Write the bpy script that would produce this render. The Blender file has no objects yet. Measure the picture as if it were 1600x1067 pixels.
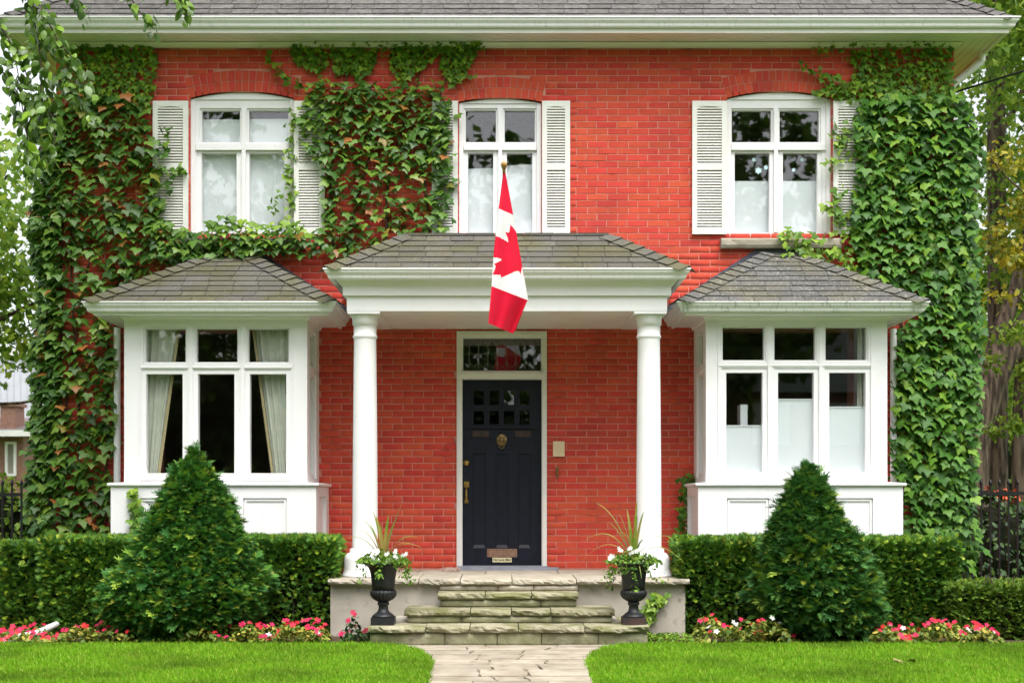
import bpy, math, random
import numpy as np
from mathutils import Vector, Matrix, noise as mnoise

random.seed(11)
rng = np.random.default_rng(11)
R = math.radians
scene = bpy.context.scene
COL = scene.collection

# ------------------------------------------------------------------ camera
EYE = 1.307          # eye height above the ground (m)
DIST = 15.3          # camera to brick wall (m)
FPX = 2222.0         # focal length in photo pixels
cam = bpy.data.cameras.new('camera')
cam.sensor_width = 36.0
cam.lens = FPX / 1600.0 * 36.0
cam.shift_x = 11.0 / 1600.0
cam.shift_y = 246.5 / 1600.0
cam.clip_start = 0.1
cam.clip_end = 600
cam.dof.use_dof = True
cam.dof.focus_distance = 14.0
cam.dof.aperture_fstop = 2.4
camo = bpy.data.objects.new('camera', cam)
camo.location = (0, -DIST, EYE)
camo.rotation_euler = (R(90), 0, 0)
COL.objects.link(camo)
scene.camera = camo

# ------------------------------------------------------------------ sky, sun, exposure (bright overcast day)
SUN_EL, SUN_AZ = 64.0, 16.0       # the sun stands behind the camera, a little to its right
world = bpy.data.worlds.new('World')
scene.world = world
world.use_nodes = True
wn = world.node_tree.nodes; wl = world.node_tree.links
bg = wn['Background']
sky = wn.new('ShaderNodeTexSky')
sky.sky_type = 'NISHITA'
sky.sun_disc = False
sky.sun_elevation = R(SUN_EL)
sky.sun_rotation = R(180 - SUN_AZ)
sky.air_density = 1.0; sky.dust_density = 4.0; sky.ozone_density = 1.0
hs = wn.new('ShaderNodeHueSaturation')
hs.inputs['Saturation'].default_value = 0.22
wl.new(sky.outputs[0], hs.inputs['Color'])
wl.new(hs.outputs[0], bg.inputs['Color'])
bg.inputs['Strength'].default_value = 0.15
sun = bpy.data.lights.new('sun', 'SUN')
sun.energy = 1.2
sun.angle = R(40)
sun.color = (1.0, 0.97, 0.92)
suno = bpy.data.objects.new('sun', sun)
sd = Vector((math.sin(R(SUN_AZ)) * math.cos(R(SUN_EL)), -math.cos(R(SUN_AZ)) * math.cos(R(SUN_EL)), math.sin(R(SUN_EL))))
suno.rotation_euler = (-sd).to_track_quat('-Z', 'Y').to_euler()
COL.objects.link(suno)
scene.view_settings.view_transform = 'Standard'
scene.view_settings.look = 'None'
scene.view_settings.gamma = 1.0
scene.view_settings.use_curve_mapping = False
scene.view_settings.exposure = 1.25
scene.cycles.max_bounces = 8
scene.cycles.transparent_max_bounces = 12
scene.cycles.use_denoising = True

# ------------------------------------------------------------------ helpers
def X(px, yf=0.0): return (px - 789.0) * (DIST - yf) / FPX
def Z(py, yf=0.0): return EYE + (780.0 - py) * (DIST - yf) / FPX
def P(px, py, yf): return Vector((X(px, yf), -yf, Z(py, yf)))
def GY(py): return DIST - FPX * EYE / (py - 780.0)      # yf of a ground point seen at row py

WL = {}
def wl_of(o): return WL[o] if o is not None else Vector((0, 0, 0))
def tag(o, label=None, cat=None, group=None, kind=None):
    if label: o['label'] = label
    if cat: o['category'] = cat
    if group: o['group'] = group
    if kind: o['kind'] = kind
    return o
def place(o, parent, loc):
    COL.objects.link(o)
    loc = Vector(loc)
    if parent is not None:
        o.parent = parent
    o.location = loc - wl_of(parent)
    WL[o] = loc
    return o
def empty(name, loc=(0, 0, 0), parent=None):
    o = bpy.data.objects.new(name, None)
    o.empty_display_size = 0.2
    return place(o, parent, loc)
def inst(name, mesh, parent, loc, rot=None, scale=None):
    o = bpy.data.objects.new(name, mesh)
    place(o, parent, loc)
    if rot is not None:
        o.rotation_euler = rot.to_euler() if isinstance(rot, Matrix) else rot
    if scale is not None:
        o.scale = scale if hasattr(scale, '__len__') else (scale,) * 3
    return o
def mats_of(m): return [MAT[k] for k in ((m,) if isinstance(m, str) else m)]

class MB:
    def __init__(s): s.v = []; s.f = []; s.m = []
    def add(s, vs, fs, m=0):
        b = len(s.v)
        s.v.extend([tuple(q) for q in vs])
        s.f.extend([tuple(i + b for i in f) for f in fs]); s.m.extend([m] * len(fs))
        return s
    def box(s, x0, x1, y0, y1, z0, z1, m=0):
        if x0 > x1: x0, x1 = x1, x0
        if y0 > y1: y0, y1 = y1, y0
        if z0 > z1: z0, z1 = z1, z0
        return s.add([(x0,y0,z0),(x1,y0,z0),(x1,y1,z0),(x0,y1,z0),(x0,y0,z1),(x1,y0,z1),(x1,y1,z1),(x0,y1,z1)],
                     [(0,3,2,1),(4,5,6,7),(0,1,5,4),(1,2,6,5),(2,3,7,6),(3,0,4,7)], m)
    def prism(s, poly, y0, y1, m=0):                    # polygon in x,z pushed along y
        n = len(poly)
        vs = [(x, y0, z) for x, z in poly] + [(x, y1, z) for x, z in poly]
        fs = [tuple(range(n)), tuple(range(2*n-1, n-1, -1))] + [((i+1) % n, i, n+i, n+(i+1) % n) for i in range(n)]
        return s.add(vs, fs, m)
    def slab(s, poly, z0, z1, m=0):                     # polygon in x,y pushed along z
        n = len(poly)
        vs = [(x, y, z0) for x, y in poly] + [(x, y, z1) for x, y in poly]
        fs = [tuple(range(n-1, -1, -1)), tuple(range(n, 2*n))] + [(i, (i+1) % n, n+(i+1) % n, n+i) for i in range(n)]
        return s.add(vs, fs, m)
    def tube(s, pts, rad, n=8, m=0, cap=True):
        pts = [Vector(p) for p in pts]
        if not hasattr(rad, '__len__'): rad = [rad] * len(pts)
        vs = []; fs = []; up = Vector((0.13, 0.21, 1)).normalized()
        for i, p in enumerate(pts):
            t = (pts[min(i+1, len(pts)-1)] - pts[max(i-1, 0)]).normalized()
            a = t.cross(up)
            if a.length < 1e-3: a = t.cross(Vector((1, 0, 0)))
            a.normalize(); b = t.cross(a)
            for k in range(n):
                q = 2*math.pi*k/n
                vs.append(p + (a*math.cos(q) + b*math.sin(q)) * rad[i])
        for i in range(len(pts)-1):
            for k in range(n):
                fs.append((i*n+k, i*n+(k+1) % n, (i+1)*n+(k+1) % n, (i+1)*n+k))
        if cap:
            fs.append(tuple(range(n))); fs.append(tuple(range(len(vs)-1, len(vs)-n-1, -1)))
        return s.add(vs, fs, m)
    def lathe(s, prof, c, n=32, flute=None, m=0, sq=None):
        vs = []; fs = []
        for j, (r, z) in enumerate(prof):
            for k in range(n):
                a = 2*math.pi*k/n; rr = r
                if flute: rr = r * (1 + flute(j, a))
                vs.append((c[0]+rr*math.cos(a), c[1]+rr*math.sin(a), c[2]+z))
        for j in range(len(prof)-1):
            for k in range(n):
                fs.append((j*n+k, j*n+(k+1) % n, (j+1)*n+(k+1) % n, (j+1)*n+k))
        fs.append(tuple(range(n-1, -1, -1))); fs.append(tuple(range(len(vs)-n, len(vs))))
        return s.add(vs, fs, m)
    def usweep(s, xl, xr, yf, back, prof, m=0):          # closed profile (out,z) carried round three sides of a box on the wall
        n = len(prof); vs = []; fs = []
        for o, z in prof:
            vs += [(xl-o, -back, z), (xl-o, -(yf+o), z), (xr+o, -(yf+o), z), (xr+o, -back, z)]
        for i in range(n):
            j = (i+1) % n
            for k in range(3):
                fs.append((i*4+k, i*4+k+1, j*4+k+1, j*4+k))
        fs.append(tuple(i*4 for i in range(n))); fs.append(tuple(i*4+3 for i in reversed(range(n))))
        return s.add(vs, fs, m)
    def plate(s, u0, u1, v0, v1, holes, d0, d1, mp=None, m=0):   # flat plate with rectangular holes and real thickness
        if mp is None: mp = lambda u, v, d: (u, -d, v)
        us = sorted({round(u, 5) for h in holes for u in h[:2] if u0 < u < u1} | {round(u0, 5), round(u1, 5)})
        vs_ = sorted({round(v, 5) for h in holes for v in h[2:] if v0 < v < v1} | {round(v0, 5), round(v1, 5)})
        def solid(i, j):
            if i < 0 or j < 0 or i >= len(us)-1 or j >= len(vs_)-1: return False
            cu = (us[i]+us[i+1])/2; cv = (vs_[j]+vs_[j+1])/2
            return not any(h[0] < cu < h[1] and h[2] < cv < h[3] for h in holes)
        for i in range(len(us)-1):
            for j in range(len(vs_)-1):
                if not solid(i, j): continue
                a, b, c, d = us[i], us[i+1], vs_[j], vs_[j+1]
                s.add([mp(a,c,d1), mp(b,c,d1), mp(b,d,d1), mp(a,d,d1)], [(0,1,2,3)], m)
                s.add([mp(a,c,d0), mp(b,c,d0), mp(b,d,d0), mp(a,d,d0)], [(3,2,1,0)], m)
                for (di, dj, p, q) in ((-1,0,(a,d),(a,c)), (1,0,(b,c),(b,d)), (0,-1,(a,c),(b,c)), (0,1,(b,d),(a,d))):
                    if not solid(i+di, j+dj):
                        s.add([mp(*p,d1), mp(*p,d0), mp(*q,d0), mp(*q,d1)], [(0,1,2,3)], m)
        return s
    def build(s, name, mat, parent=None, origin=None, smooth=False, attr=None):
        me = bpy.data.meshes.new(name)
        V = np.array(s.v, dtype=np.float64)
        if origin is None:
            lo = V.min(0); hi = V.max(0)
            origin = ((lo[0]+hi[0])/2, (lo[1]+hi[1])/2, lo[2])
        V = V - np.array(tuple(origin))
        me.from_pydata(V.tolist(), [], s.f)
        for k in mats_of(mat): me.materials.append(k)
        if len(me.materials) > 1: me.polygons.foreach_set('material_index', s.m)
        if smooth: me.polygons.foreach_set('use_smooth', [True]*len(s.f))
        if attr is not None:
            a = me.attributes.new('rnd', 'FLOAT', 'FACE'); a.data.foreach_set('value', attr)
        me.update()
        o = bpy.data.objects.new(name, me)
        return place(o, parent, origin)

def np_mesh(name, V, F, mat, rnd=None, smooth=False):
    """V (n,3), F (m,k) equal-sized faces; rnd one value per face"""
    me = bpy.data.meshes.new(name)
    n, m, k = len(V), len(F), F.shape[1]
    me.vertices.add(n); me.vertices.foreach_set('co', np.asarray(V, dtype=np.float32).ravel())
    me.loops.add(m*k); me.loops.foreach_set('vertex_index', np.asarray(F, dtype=np.int32).ravel())
    me.polygons.add(m); me.polygons.foreach_set('loop_start', np.arange(0, m*k, k, dtype=np.int32))
    me.polygons.foreach_set('loop_total', np.full(m, k, dtype=np.int32))
    if smooth: me.polygons.foreach_set('use_smooth', np.ones(m, dtype=bool))
    for q in mats_of(mat): me.materials.append(q)
    if rnd is not None:
        a = me.attributes.new('rnd', 'FLOAT', 'FACE'); a.data.foreach_set('value', np.asarray(rnd, dtype=np.float32))
    me.update(calc_edges=True); me.validate()
    return me
def scatter(name, tv, tf, pos, rot, scl, mat, parent, origin, rnd=None, smooth=False):
    """joins N transformed copies of a small template into one mesh object"""
    pos = np.asarray(pos, float); N = len(pos)
    tv = np.asarray(tv, float); tf = np.asarray(tf, int)
    V = np.einsum('nij,kj->nki', rot, tv) * np.asarray(scl, float).reshape(N, 1, -1) + pos[:, None, :]
    F = tf[None] + (np.arange(N) * len(tv))[:, None, None]
    if rnd is None: rnd = rng.random(N)
    me = np_mesh(name, V.reshape(-1, 3) - np.array(tuple(origin)), F.reshape(-1, tf.shape[1]), mat, np.repeat(rnd, len(tf)), smooth)
    o = bpy.data.objects.new(name, me)
    place(o, parent, origin)
    return o
def rots(rx, ry, rz):
    """Rz * Ry * Rx for arrays of angles"""
    rx, ry, rz = np.broadcast_arrays(np.asarray(rx, float), np.asarray(ry, float), np.asarray(rz, float))
    cx, sx, cy, sy, cz, sz = np.cos(rx), np.sin(rx), np.cos(ry), np.sin(ry), np.cos(rz), np.sin(rz)
    M = np.empty(rx.shape + (3, 3))
    M[...,0,0] = cz*cy; M[...,0,1] = cz*sy*sx - sz*cx; M[...,0,2] = cz*sy*cx + sz*sx
    M[...,1,0] = sz*cy; M[...,1,1] = sz*sy*sx + cz*cx; M[...,1,2] = sz*sy*cx - cz*sx
    M[...,2,0] = -sy;   M[...,2,1] = cy*sx;            M[...,2,2] = cy*cx
    return M
def align(d, up):
    """matrices whose local -Z points along d and local -Y leans to up (N,3)"""
    d = d / np.linalg.norm(d, axis=1, keepdims=True)
    z = -d; y = -(up - (up*z).sum(1, keepdims=True)*z)
    y /= np.maximum(np.linalg.norm(y, axis=1, keepdims=True), 1e-6)
    x = np.cross(y, z)
    return np.stack([x, y, z], axis=2)
def in_poly(pts, poly):
    x, y = pts[:,0], pts[:,1]; r = np.zeros(len(pts), bool)
    p = np.asarray(poly, float); n = len(p)
    for i in range(n):
        x0, y0 = p[i]; x1, y1 = p[(i+1) % n]
        c = ((y0 > y) != (y1 > y)) & (x < (x1-x0)*(y-y0)/(y1-y0+1e-12) + x0)
        r ^= c
    return r
def darts(poly, mind, tries):
    """scattered points in a polygon kept at least mind apart"""
    p = np.asarray(poly, float); lo, hi = p.min(0), p.max(0)
    c = lo + rng.random((tries, 2))*(hi-lo); c = c[in_poly(c, poly)]
    grid = {}; out = []
    for q in c:
        k = (int(q[0]//mind), int(q[1]//mind)); ok = True
        for i in (-1, 0, 1):
            for j in (-1, 0, 1):
                for w in grid.get((k[0]+i, k[1]+j), ()):
                    if (w[0]-q[0])**2 + (w[1]-q[1])**2 < mind*mind: ok = False; break
        if ok: grid.setdefault(k, []).append(q); out.append(q)
    return np.array(out).reshape(-1, 2)

# ------------------------------------------------------------------ materials
MAT = {}
def lin(h):
    h = h.lstrip('#'); c = [int(h[i:i+2], 16)/255 for i in (0, 2, 4)]
    return tuple((x/12.92 if x <= .04045 else ((x+.055)/1.055)**2.4) for x in c) + (1,)
def c4(c): return lin(c) if isinstance(c, str) else tuple(c) + (1,) if len(c) == 3 else tuple(c)
def mat(name, c1, c2=None, scale=4.0, lo=.4, hi=.62, rough=.6, spec=.3, metal=0, bump=0, bscale=60, rnd=0, ramp=None, trans=0,
        stretch=(1, 1, 1), c3=None, scale3=20.0, lo3=.55, hi3=.7, coat=0, rhue=0):
    m = bpy.data.materials.new(name); m.use_nodes = True
    nt = m.node_tree; N = nt.nodes; L = nt.links
    b = N['Principled BSDF']; out = N['Material Output']
    b.inputs['Roughness'].default_value = rough; b.inputs['Metallic'].default_value = metal
    b.inputs['Specular IOR Level'].default_value = spec
    if coat: b.inputs['Coat Weight'].default_value = coat
    geo = N.new('ShaderNodeNewGeometry')
    mp = N.new('ShaderNodeMapping'); mp.inputs['Scale'].default_value = stretch
    L.new(geo.outputs['Position'], mp.inputs['Vector'])
    def nz(sc, det=5):
        n = N.new('ShaderNodeTexNoise'); n.inputs['Scale'].default_value = sc; n.inputs['Detail'].default_value = det
        L.new(mp.outputs[0], n.inputs['Vector']); return n
    def mixc(fac, a, bb):
        x = N.new('ShaderNodeMix'); x.data_type = 'RGBA'
        L.new(fac, x.inputs['Factor'])
        for s, q in ((x.inputs[6], a), (x.inputs[7], bb)):
            if isinstance(q, tuple): s.default_value = q
            else: L.new(q, s)
        return x.outputs[2]
    def mr(src, a, z_, o0=0., o1=1.):
        q = N.new('ShaderNodeMapRange'); q.inputs[1].default_value = a; q.inputs[2].default_value = z_
        q.inputs[3].default_value = o0; q.inputs[4].default_value = o1
        L.new(src, q.inputs[0]); return q.outputs[0]
    r = None
    if rnd or ramp or rhue:
        at = N.new('ShaderNodeAttribute'); at.attribute_name = 'rnd'
        oi = N.new('ShaderNodeObjectInfo')
        s_ = N.new('ShaderNodeMath'); s_.operation = 'ADD'
        L.new(at.outputs['Fac'], s_.inputs[0]); L.new(oi.outputs['Random'], s_.inputs[1])
        fr = N.new('ShaderNodeMath'); fr.operation = 'FRACT'; L.new(s_.outputs[0], fr.inputs[0]); r = fr.outputs[0]
    col = c4(c1)
    if ramp:
        cr = N.new('ShaderNodeValToRGB'); e = cr.color_ramp.elements
        while len(e) < len(ramp): e.new(.5)
        for i, (p, c) in enumerate(ramp): e[i].position = p; e[i].color = c4(c)
        L.new(r, cr.inputs[0]); col = cr.outputs[0]
    if c2 is not None:
        col = mixc(mr(nz(scale).outputs['Fac'], lo, hi), col, c4(c2))
    if c3 is not None:
        col = mixc(mr(nz(scale3).outputs['Fac'], lo3, hi3), col, c4(c3))
    if rnd or rhue:
        h = N.new('ShaderNodeHueSaturation')
        if isinstance(col, tuple): h.inputs['Color'].default_value = col
        else: L.new(col, h.inputs['Color'])
        L.new(mr(r, 0, 1, 1-rnd, 1+rnd), h.inputs['Value'])
        if rhue:
            m7 = N.new('ShaderNodeMath'); m7.operation = 'MULTIPLY'; m7.inputs[1].default_value = 7.31; L.new(r, m7.inputs[0])
            f7 = N.new('ShaderNodeMath'); f7.operation = 'FRACT'; L.new(m7.outputs[0], f7.inputs[0])
            L.new(mr(f7.outputs[0], 0, 1, .5-rhue, .5+rhue), h.inputs['Hue'])
        col = h.outputs[0]
    if isinstance(col, tuple): b.inputs['Base Color'].default_value = col
    else: L.new(col, b.inputs['Base Color'])
    if bump:
        bp = N.new('ShaderNodeBump'); bp.inputs['Strength'].default_value = bump; bp.inputs['Distance'].default_value = .01
        L.new(nz(bscale, 8).outputs['Fac'], bp.inputs['Height']); L.new(bp.outputs[0], b.inputs['Normal'])
    if trans:
        tr = N.new('ShaderNodeBsdfTranslucent'); mx = N.new('ShaderNodeMixShader'); mx.inputs[0].default_value = trans
        if isinstance(col, tuple): tr.inputs['Color'].default_value = col
        else: L.new(col, tr.inputs['Color'])
        L.new(b.outputs[0], mx.inputs[1]); L.new(tr.outputs[0], mx.inputs[2]); L.new(mx.outputs[0], out.inputs['Surface'])
    MAT[name] = m
    return m
def glass(name, f0=.045, tint=(1, 1, 1, 1), rough=0.0):
    """thin pane: clear, with a mirror share that grows towards grazing angles (same from both sides)"""
    m = bpy.data.materials.new(name); m.use_nodes = True
    nt = m.node_tree; N = nt.nodes; L = nt.links
    for n in list(N): N.remove(n)
    out = N.new('ShaderNodeOutputMaterial'); mx = N.new('ShaderNodeMixShader')
    t = N.new('ShaderNodeBsdfTransparent'); t.inputs[0].default_value = tint
    g = N.new('ShaderNodeBsdfGlossy'); g.inputs['Roughness'].default_value = rough
    lw = N.new('ShaderNodeLayerWeight'); pw = N.new('ShaderNodeMath'); pw.operation = 'POWER'; pw.inputs[1].default_value = 5
    L.new(lw.outputs['Facing'], pw.inputs[0]); lw.inputs['Blend'].default_value = .5
    ma = N.new('ShaderNodeMath'); ma.operation = 'MULTIPLY_ADD'; ma.inputs[1].default_value = 1-f0; ma.inputs[2].default_value = f0
    L.new(pw.outputs[0], ma.inputs[0]); L.new(ma.outputs[0], mx.inputs[0])
    L.new(t.outputs[0], mx.inputs[1]); L.new(g.outputs[0], mx.inputs[2]); L.new(mx.outputs[0], out.inputs[0])
    MAT[name] = m

mat('brick', (.60, .080, .047), (.50, .058, .038), scale=9, lo=.42, hi=.78, rough=.8, spec=.15, bump=.2, bscale=90, rnd=.078, rhue=.005,
    c3=(.43, .060, .044), scale3=1.3, lo3=.50, hi3=.74)
mat('mortar', (.60, .27, .215), (.50, .19, .15), scale=7, lo=.45, hi=.7, rough=.9, spec=.1, bump=.3, bscale=150, c3=(.26, .08, .065), scale3=2.3, lo3=.56, hi3=.68)
mat('white_paint', (.83, .82, .83), (.75, .745, .75), scale=3, lo=.5, hi=.85, rough=.45, spec=.3, c3=(.50, .50, .46), scale3=30, lo3=.68, hi3=.82)
mat('cream_paint', (.80, .77, .74), (.72, .69, .66), scale=4, lo=.45, hi=.8, rough=.5, spec=.3)
mat('shutter_paint', (.76, .76, .71), (.70, .70, .65), scale=5, rough=.55, spec=.25)
mat('gutter_paint', (.82, .81, .82), (.66, .66, .65), scale=30, lo=.55, hi=.8, rough=.4, spec=.4, stretch=(1.6, 1, .12))
mat('dirty_gutter', (.74, .75, .73), (.36, .38, .35), scale=26, lo=.54, hi=.76, rough=.45, spec=.35, stretch=(1.7, 1, .15))
mat('shingle_grey', (.105, .098, .094), (.15, .142, .135), scale=18, rough=.92, spec=.08, bump=.6, bscale=260, rnd=.15, c3=(.19, .18, .11), scale3=50, lo3=.62, hi3=.72)
mat('shingle_moss', (.128, .121, .108), (.118, .112, .070), scale=2.6, lo=.40, hi=.64, rough=.93, spec=.06, bump=.7, bscale=260, rnd=.12, c3=(.27, .26, .17), scale3=46, lo3=.62, hi3=.74)
mat('shingle_lichen', (.120, .118, .114), (.135, .128, .098), scale=2.4, lo=.42, hi=.64, rough=.93, spec=.06, bump=.7, bscale=260, rnd=.12, c3=(.36, .36, .29), scale3=38, lo3=.58, hi3=.70)
mat('flashing', (.07, .075, .10), (.10, .10, .13), scale=8, rough=.5, spec=.4)
mat('dark_door', (.005, .006, .015), (.008, .010, .022), scale=12, rough=.42, spec=.3, c3=(.16, .16, .17), scale3=26, lo3=.80, hi3=.84)
mat('brass', (.55, .36, .12), (.38, .24, .08), scale=40, rough=.35, metal=1, spec=.5)
mat('old_brass', (.34, .24, .11), (.20, .14, .07), scale=60, rough=.42, metal=1)
mat('copper_plate', (.40, .24, .17), (.30, .18, .13), scale=30, rough=.45, metal=.7)
mat('sign_plate', (.78, .70, .42), (.70, .62, .36), scale=20, rough=.5)
mat('black_ink', (.02, .02, .02), rough=.6)
mat('beige_plastic', (.78, .64, .42), (.70, .57, .36), scale=10, rough=.5)
mat('lead', (.30, .31, .29), rough=.5)
mat('interior', (.34, .31, .27), (.26, .24, .21), scale=2, rough=.9)
mat('blind', (.70, .755, .77), (.66, .72, .74), scale=1.2, rough=.8, spec=.1, stretch=(1, 1, .25))
mat('curtain', (.66, .70, .60), (.58, .62, .52), scale=6, rough=.85, spec=.1, trans=.15)
mat('curtain_edge', (.42, .36, .20), rough=.8)
mat('decal', (.55, .75, .80), rough=.6)
mat('limestone', (.42, .37, .30), (.31, .285, .22), scale=5, lo=.4, hi=.65, rough=.85, spec=.15, bump=.6, bscale=35, rnd=.10, c3=(.20, .17, .13), scale3=22, lo3=.66, hi3=.8)
mat('mossy_stone', (.34, .31, .22), (.165, .165, .075), scale=4.5, lo=.38, hi=.62, rough=.9, spec=.12, bump=.7, bscale=35, rnd=.12, c3=(.13, .12, .07), scale3=19, lo3=.60, hi3=.78)
mat('riser_stone', (.34, .32, .22), (.19, .195, .095), scale=3.0, lo=.36, hi=.62, rough=.9, spec=.12, bump=.35, bscale=50, rnd=.12, c3=(.15, .14, .09), scale3=11, lo3=.58, hi3=.8)
mat('flagstone', (.36, .315, .25), (.27, .23, .175), scale=4, lo=.4, hi=.62, rough=.85, spec=.15, bump=.5, bscale=30, rnd=.12, c3=(.20, .165, .115), scale3=10, lo3=.58, hi3=.74)
mat('parging', (.46, .42, .36), (.36, .33, .28), scale=3, lo=.4, hi=.65, rough=.9, spec=.1, bump=.25, bscale=40, c3=(.27, .25, .21), scale3=9, lo3=.62, hi3=.78)
mat('iron', (.010, .011, .014), (.018, .018, .02), scale=20, rough=.42, spec=.45, bump=.15, bscale=120)
mat('rusty_iron', (.06, .035, .03), (.03, .024, .024), scale=14, rough=.6, spec=.3)
mat('fence_iron', (.006, .006, .007), rough=.5, spec=.4)
mat('soil', (.060, .042, .028), (.11, .08, .05), scale=14, rough=.95, spec=.05, bump=1, bscale=30)
mat('ground', (.055, .12, .012), (.09, .16, .02), scale=2.2, rough=.95, spec=.05, c3=(.05, .06, .02), scale3=40, lo3=.6, hi3=.8)
mat('asphalt', (.05, .05, .05), (.065, .065, .06), scale=20, rough=.9)
mat('pale_concrete', (.35, .34, .32), (.28, .27, .25), scale=5, rough=.9)
mat('grass', (.1, .2, .02), ramp=[(0, (0.128, 0.302, 0.007)), (.5, (0.182, 0.398, 0.011)), (.85, (0.258, 0.494, 0.020)), (1, (0.460, 0.512, 0.090))], rough=.55, spec=.25, trans=.3,
    c2=(.10, .20, .01), scale=1.3, lo=.45, hi=.75, c3=(.20, .25, .03), scale3=3.5, lo3=.60, hi3=.80)
mat('ivy_left', (.05, .1, .02), ramp=[(0, (0.035, 0.097, 0.015)), (.35, (0.065, 0.159, 0.020)), (.70, (0.111, 0.228, 0.026)), (.93, (0.178, 0.293, 0.033)), (.97, (0.286, 0.139, 0.028)), (1, (0.393, 0.147, 0.039))], rough=.42, spec=.4, trans=.28)
mat('ivy_right', (.05, .1, .02), ramp=[(0, (0.028, 0.098, 0.011)), (.4, (0.053, 0.153, 0.014)), (.8, (0.093, 0.219, 0.018)), (1, (0.173, 0.297, 0.023))], rough=.5, spec=.3, trans=.18)
mat('ivy_young', (.05, .1, .02), ramp=[(0, (0.075, 0.176, 0.014)), (.5, (0.143, 0.270, 0.024)), (1, (0.300, 0.446, 0.048))], rough=.45, spec=.35, trans=.3)
mat('ivy_high', (.05, .1, .02), ramp=[(0, (0.056, 0.138, 0.010)), (.6, (0.116, 0.245, 0.014)), (1, (0.259, 0.388, 0.025))], rough=.5, spec=.3, trans=.2)
mat('ivy_stem', (.10, .06, .035), (.06, .04, .03), scale=20, rough=.9)
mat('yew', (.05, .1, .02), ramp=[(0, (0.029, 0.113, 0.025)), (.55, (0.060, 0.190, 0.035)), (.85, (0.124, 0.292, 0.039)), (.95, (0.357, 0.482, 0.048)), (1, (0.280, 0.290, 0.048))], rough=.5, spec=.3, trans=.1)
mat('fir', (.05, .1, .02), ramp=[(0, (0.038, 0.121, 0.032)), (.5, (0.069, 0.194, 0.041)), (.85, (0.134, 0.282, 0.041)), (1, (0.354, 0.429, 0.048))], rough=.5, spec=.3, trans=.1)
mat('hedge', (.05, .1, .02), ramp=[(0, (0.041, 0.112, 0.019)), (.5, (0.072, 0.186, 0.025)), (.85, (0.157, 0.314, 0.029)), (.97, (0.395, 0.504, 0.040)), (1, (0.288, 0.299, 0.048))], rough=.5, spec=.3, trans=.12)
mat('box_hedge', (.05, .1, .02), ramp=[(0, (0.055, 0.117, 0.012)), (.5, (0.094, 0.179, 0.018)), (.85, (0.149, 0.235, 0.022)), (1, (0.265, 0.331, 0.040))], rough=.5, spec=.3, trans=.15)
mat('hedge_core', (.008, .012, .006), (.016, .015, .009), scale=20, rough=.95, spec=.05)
mat('twig', (.07, .05, .035), (.05, .035, .025), scale=20, rough=.9)
mat('bark', (.15, .115, .085), (.04, .031, .024), scale=15, lo=.40, hi=.60, rough=.95, spec=.08, bump=1, bscale=14, stretch=(1, 1, .14))
mat('tree_leaf', (.05, .1, .02), ramp=[(0, (0.046, 0.106, 0.014)), (.5, (0.085, 0.181, 0.020)), (1, (0.169, 0.288, 0.030))], rough=.5, spec=.3, trans=.35)
mat('bright_leaf', (.05, .1, .02), ramp=[(0, (0.084, 0.172, 0.018)), (.5, (0.156, 0.276, 0.030)), (1, (0.312, 0.414, 0.050))], rough=.5, spec=.25, trans=.5)
mat('yellow_leaf', (.05, .1, .02), ramp=[(0, (.13, .17, .016)), (.5, (.27, .27, .02)), (1, (.44, .38, .03))], rough=.5, spec=.3, trans=.4)
mat('birch_leaf', (.05, .1, .02), ramp=[(0, (0.050, 0.105, 0.015)), (.5, (0.093, 0.185, 0.022)), (.85, (0.167, 0.298, 0.028)), (1, (0.332, 0.544, 0.033))], rough=.35, spec=.5, trans=.3)
mat('shrub_leaf', (.05, .1, .02), ramp=[(0, (0.013, 0.036, 0.010)), (.6, (0.029, 0.072, 0.014)), (1, (0.065, 0.120, 0.020))], rough=.5, spec=.3, trans=.1)
mat('bed_leaf', (.05, .1, .02), ramp=[(0, (.07, .13, .02)), (.4, (.14, .21, .03)), (.75, (.30, .32, .05)), (1, (.50, .40, .07))], rough=.5, spec=.3, trans=.25)
mat('petal_pink', (.62, .018, .075), (.55, .012, .045), scale=9, rnd=.15, rhue=.015, rough=.55, trans=.2)
mat('petal_orange', (.60, .10, .03), rnd=.2, rough=.6)
mat('petal_white', (.82, .82, .78), rough=.55, trans=.2)
mat('urn_leaf', (.05, .1, .02), ramp=[(0, (.06, .15, .015)), (.5, (.12, .25, .025)), (1, (.24, .36, .05))], rough=.5, spec=.3, trans=.3)
mat('spike_leaf', (.16, .26, .03), (.34, .26, .07), scale=6, lo=.45, hi=.6, rough=.4, spec=.4, trans=.2)
mat('flag_red', (.80, .008, .045), (.74, .006, .035), scale=4, rough=.5, spec=.25, trans=.25)
mat('flag_white', (.84, .83, .83), rough=.5, spec=.25, trans=.25)
mat('pole_wood', (.50, .30, .10), (.40, .22, .07), scale=20, rough=.4)
mat('siding', (.50, .52, .56), (.46, .48, .52), scale=3, rough=.7)
mat('far_brick', (.30, .17, .13), (.24, .13, .10), scale=18, rough=.9)
mat('far_roof', (.16, .14, .13), (.12, .10, .10), scale=6, rough=.9)
mat('dry_leaf', (.35, .25, .12), (.25, .17, .09), scale=20, rough=.8)
mat('cloth_mat', (.42, .30, .25), (.26, .17, .14), scale=16, rough=.95)
mat('step_sill', (.30, .31, .35), (.24, .25, .29), scale=10, rough=.6)
mat('cable', (.008, .008, .008), rough=.6)
glass('pane_glass', .065, (1, 1, 1, 1), .012)
glass('pane_dark', .09, (.6, .64, .62, 1))
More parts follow.
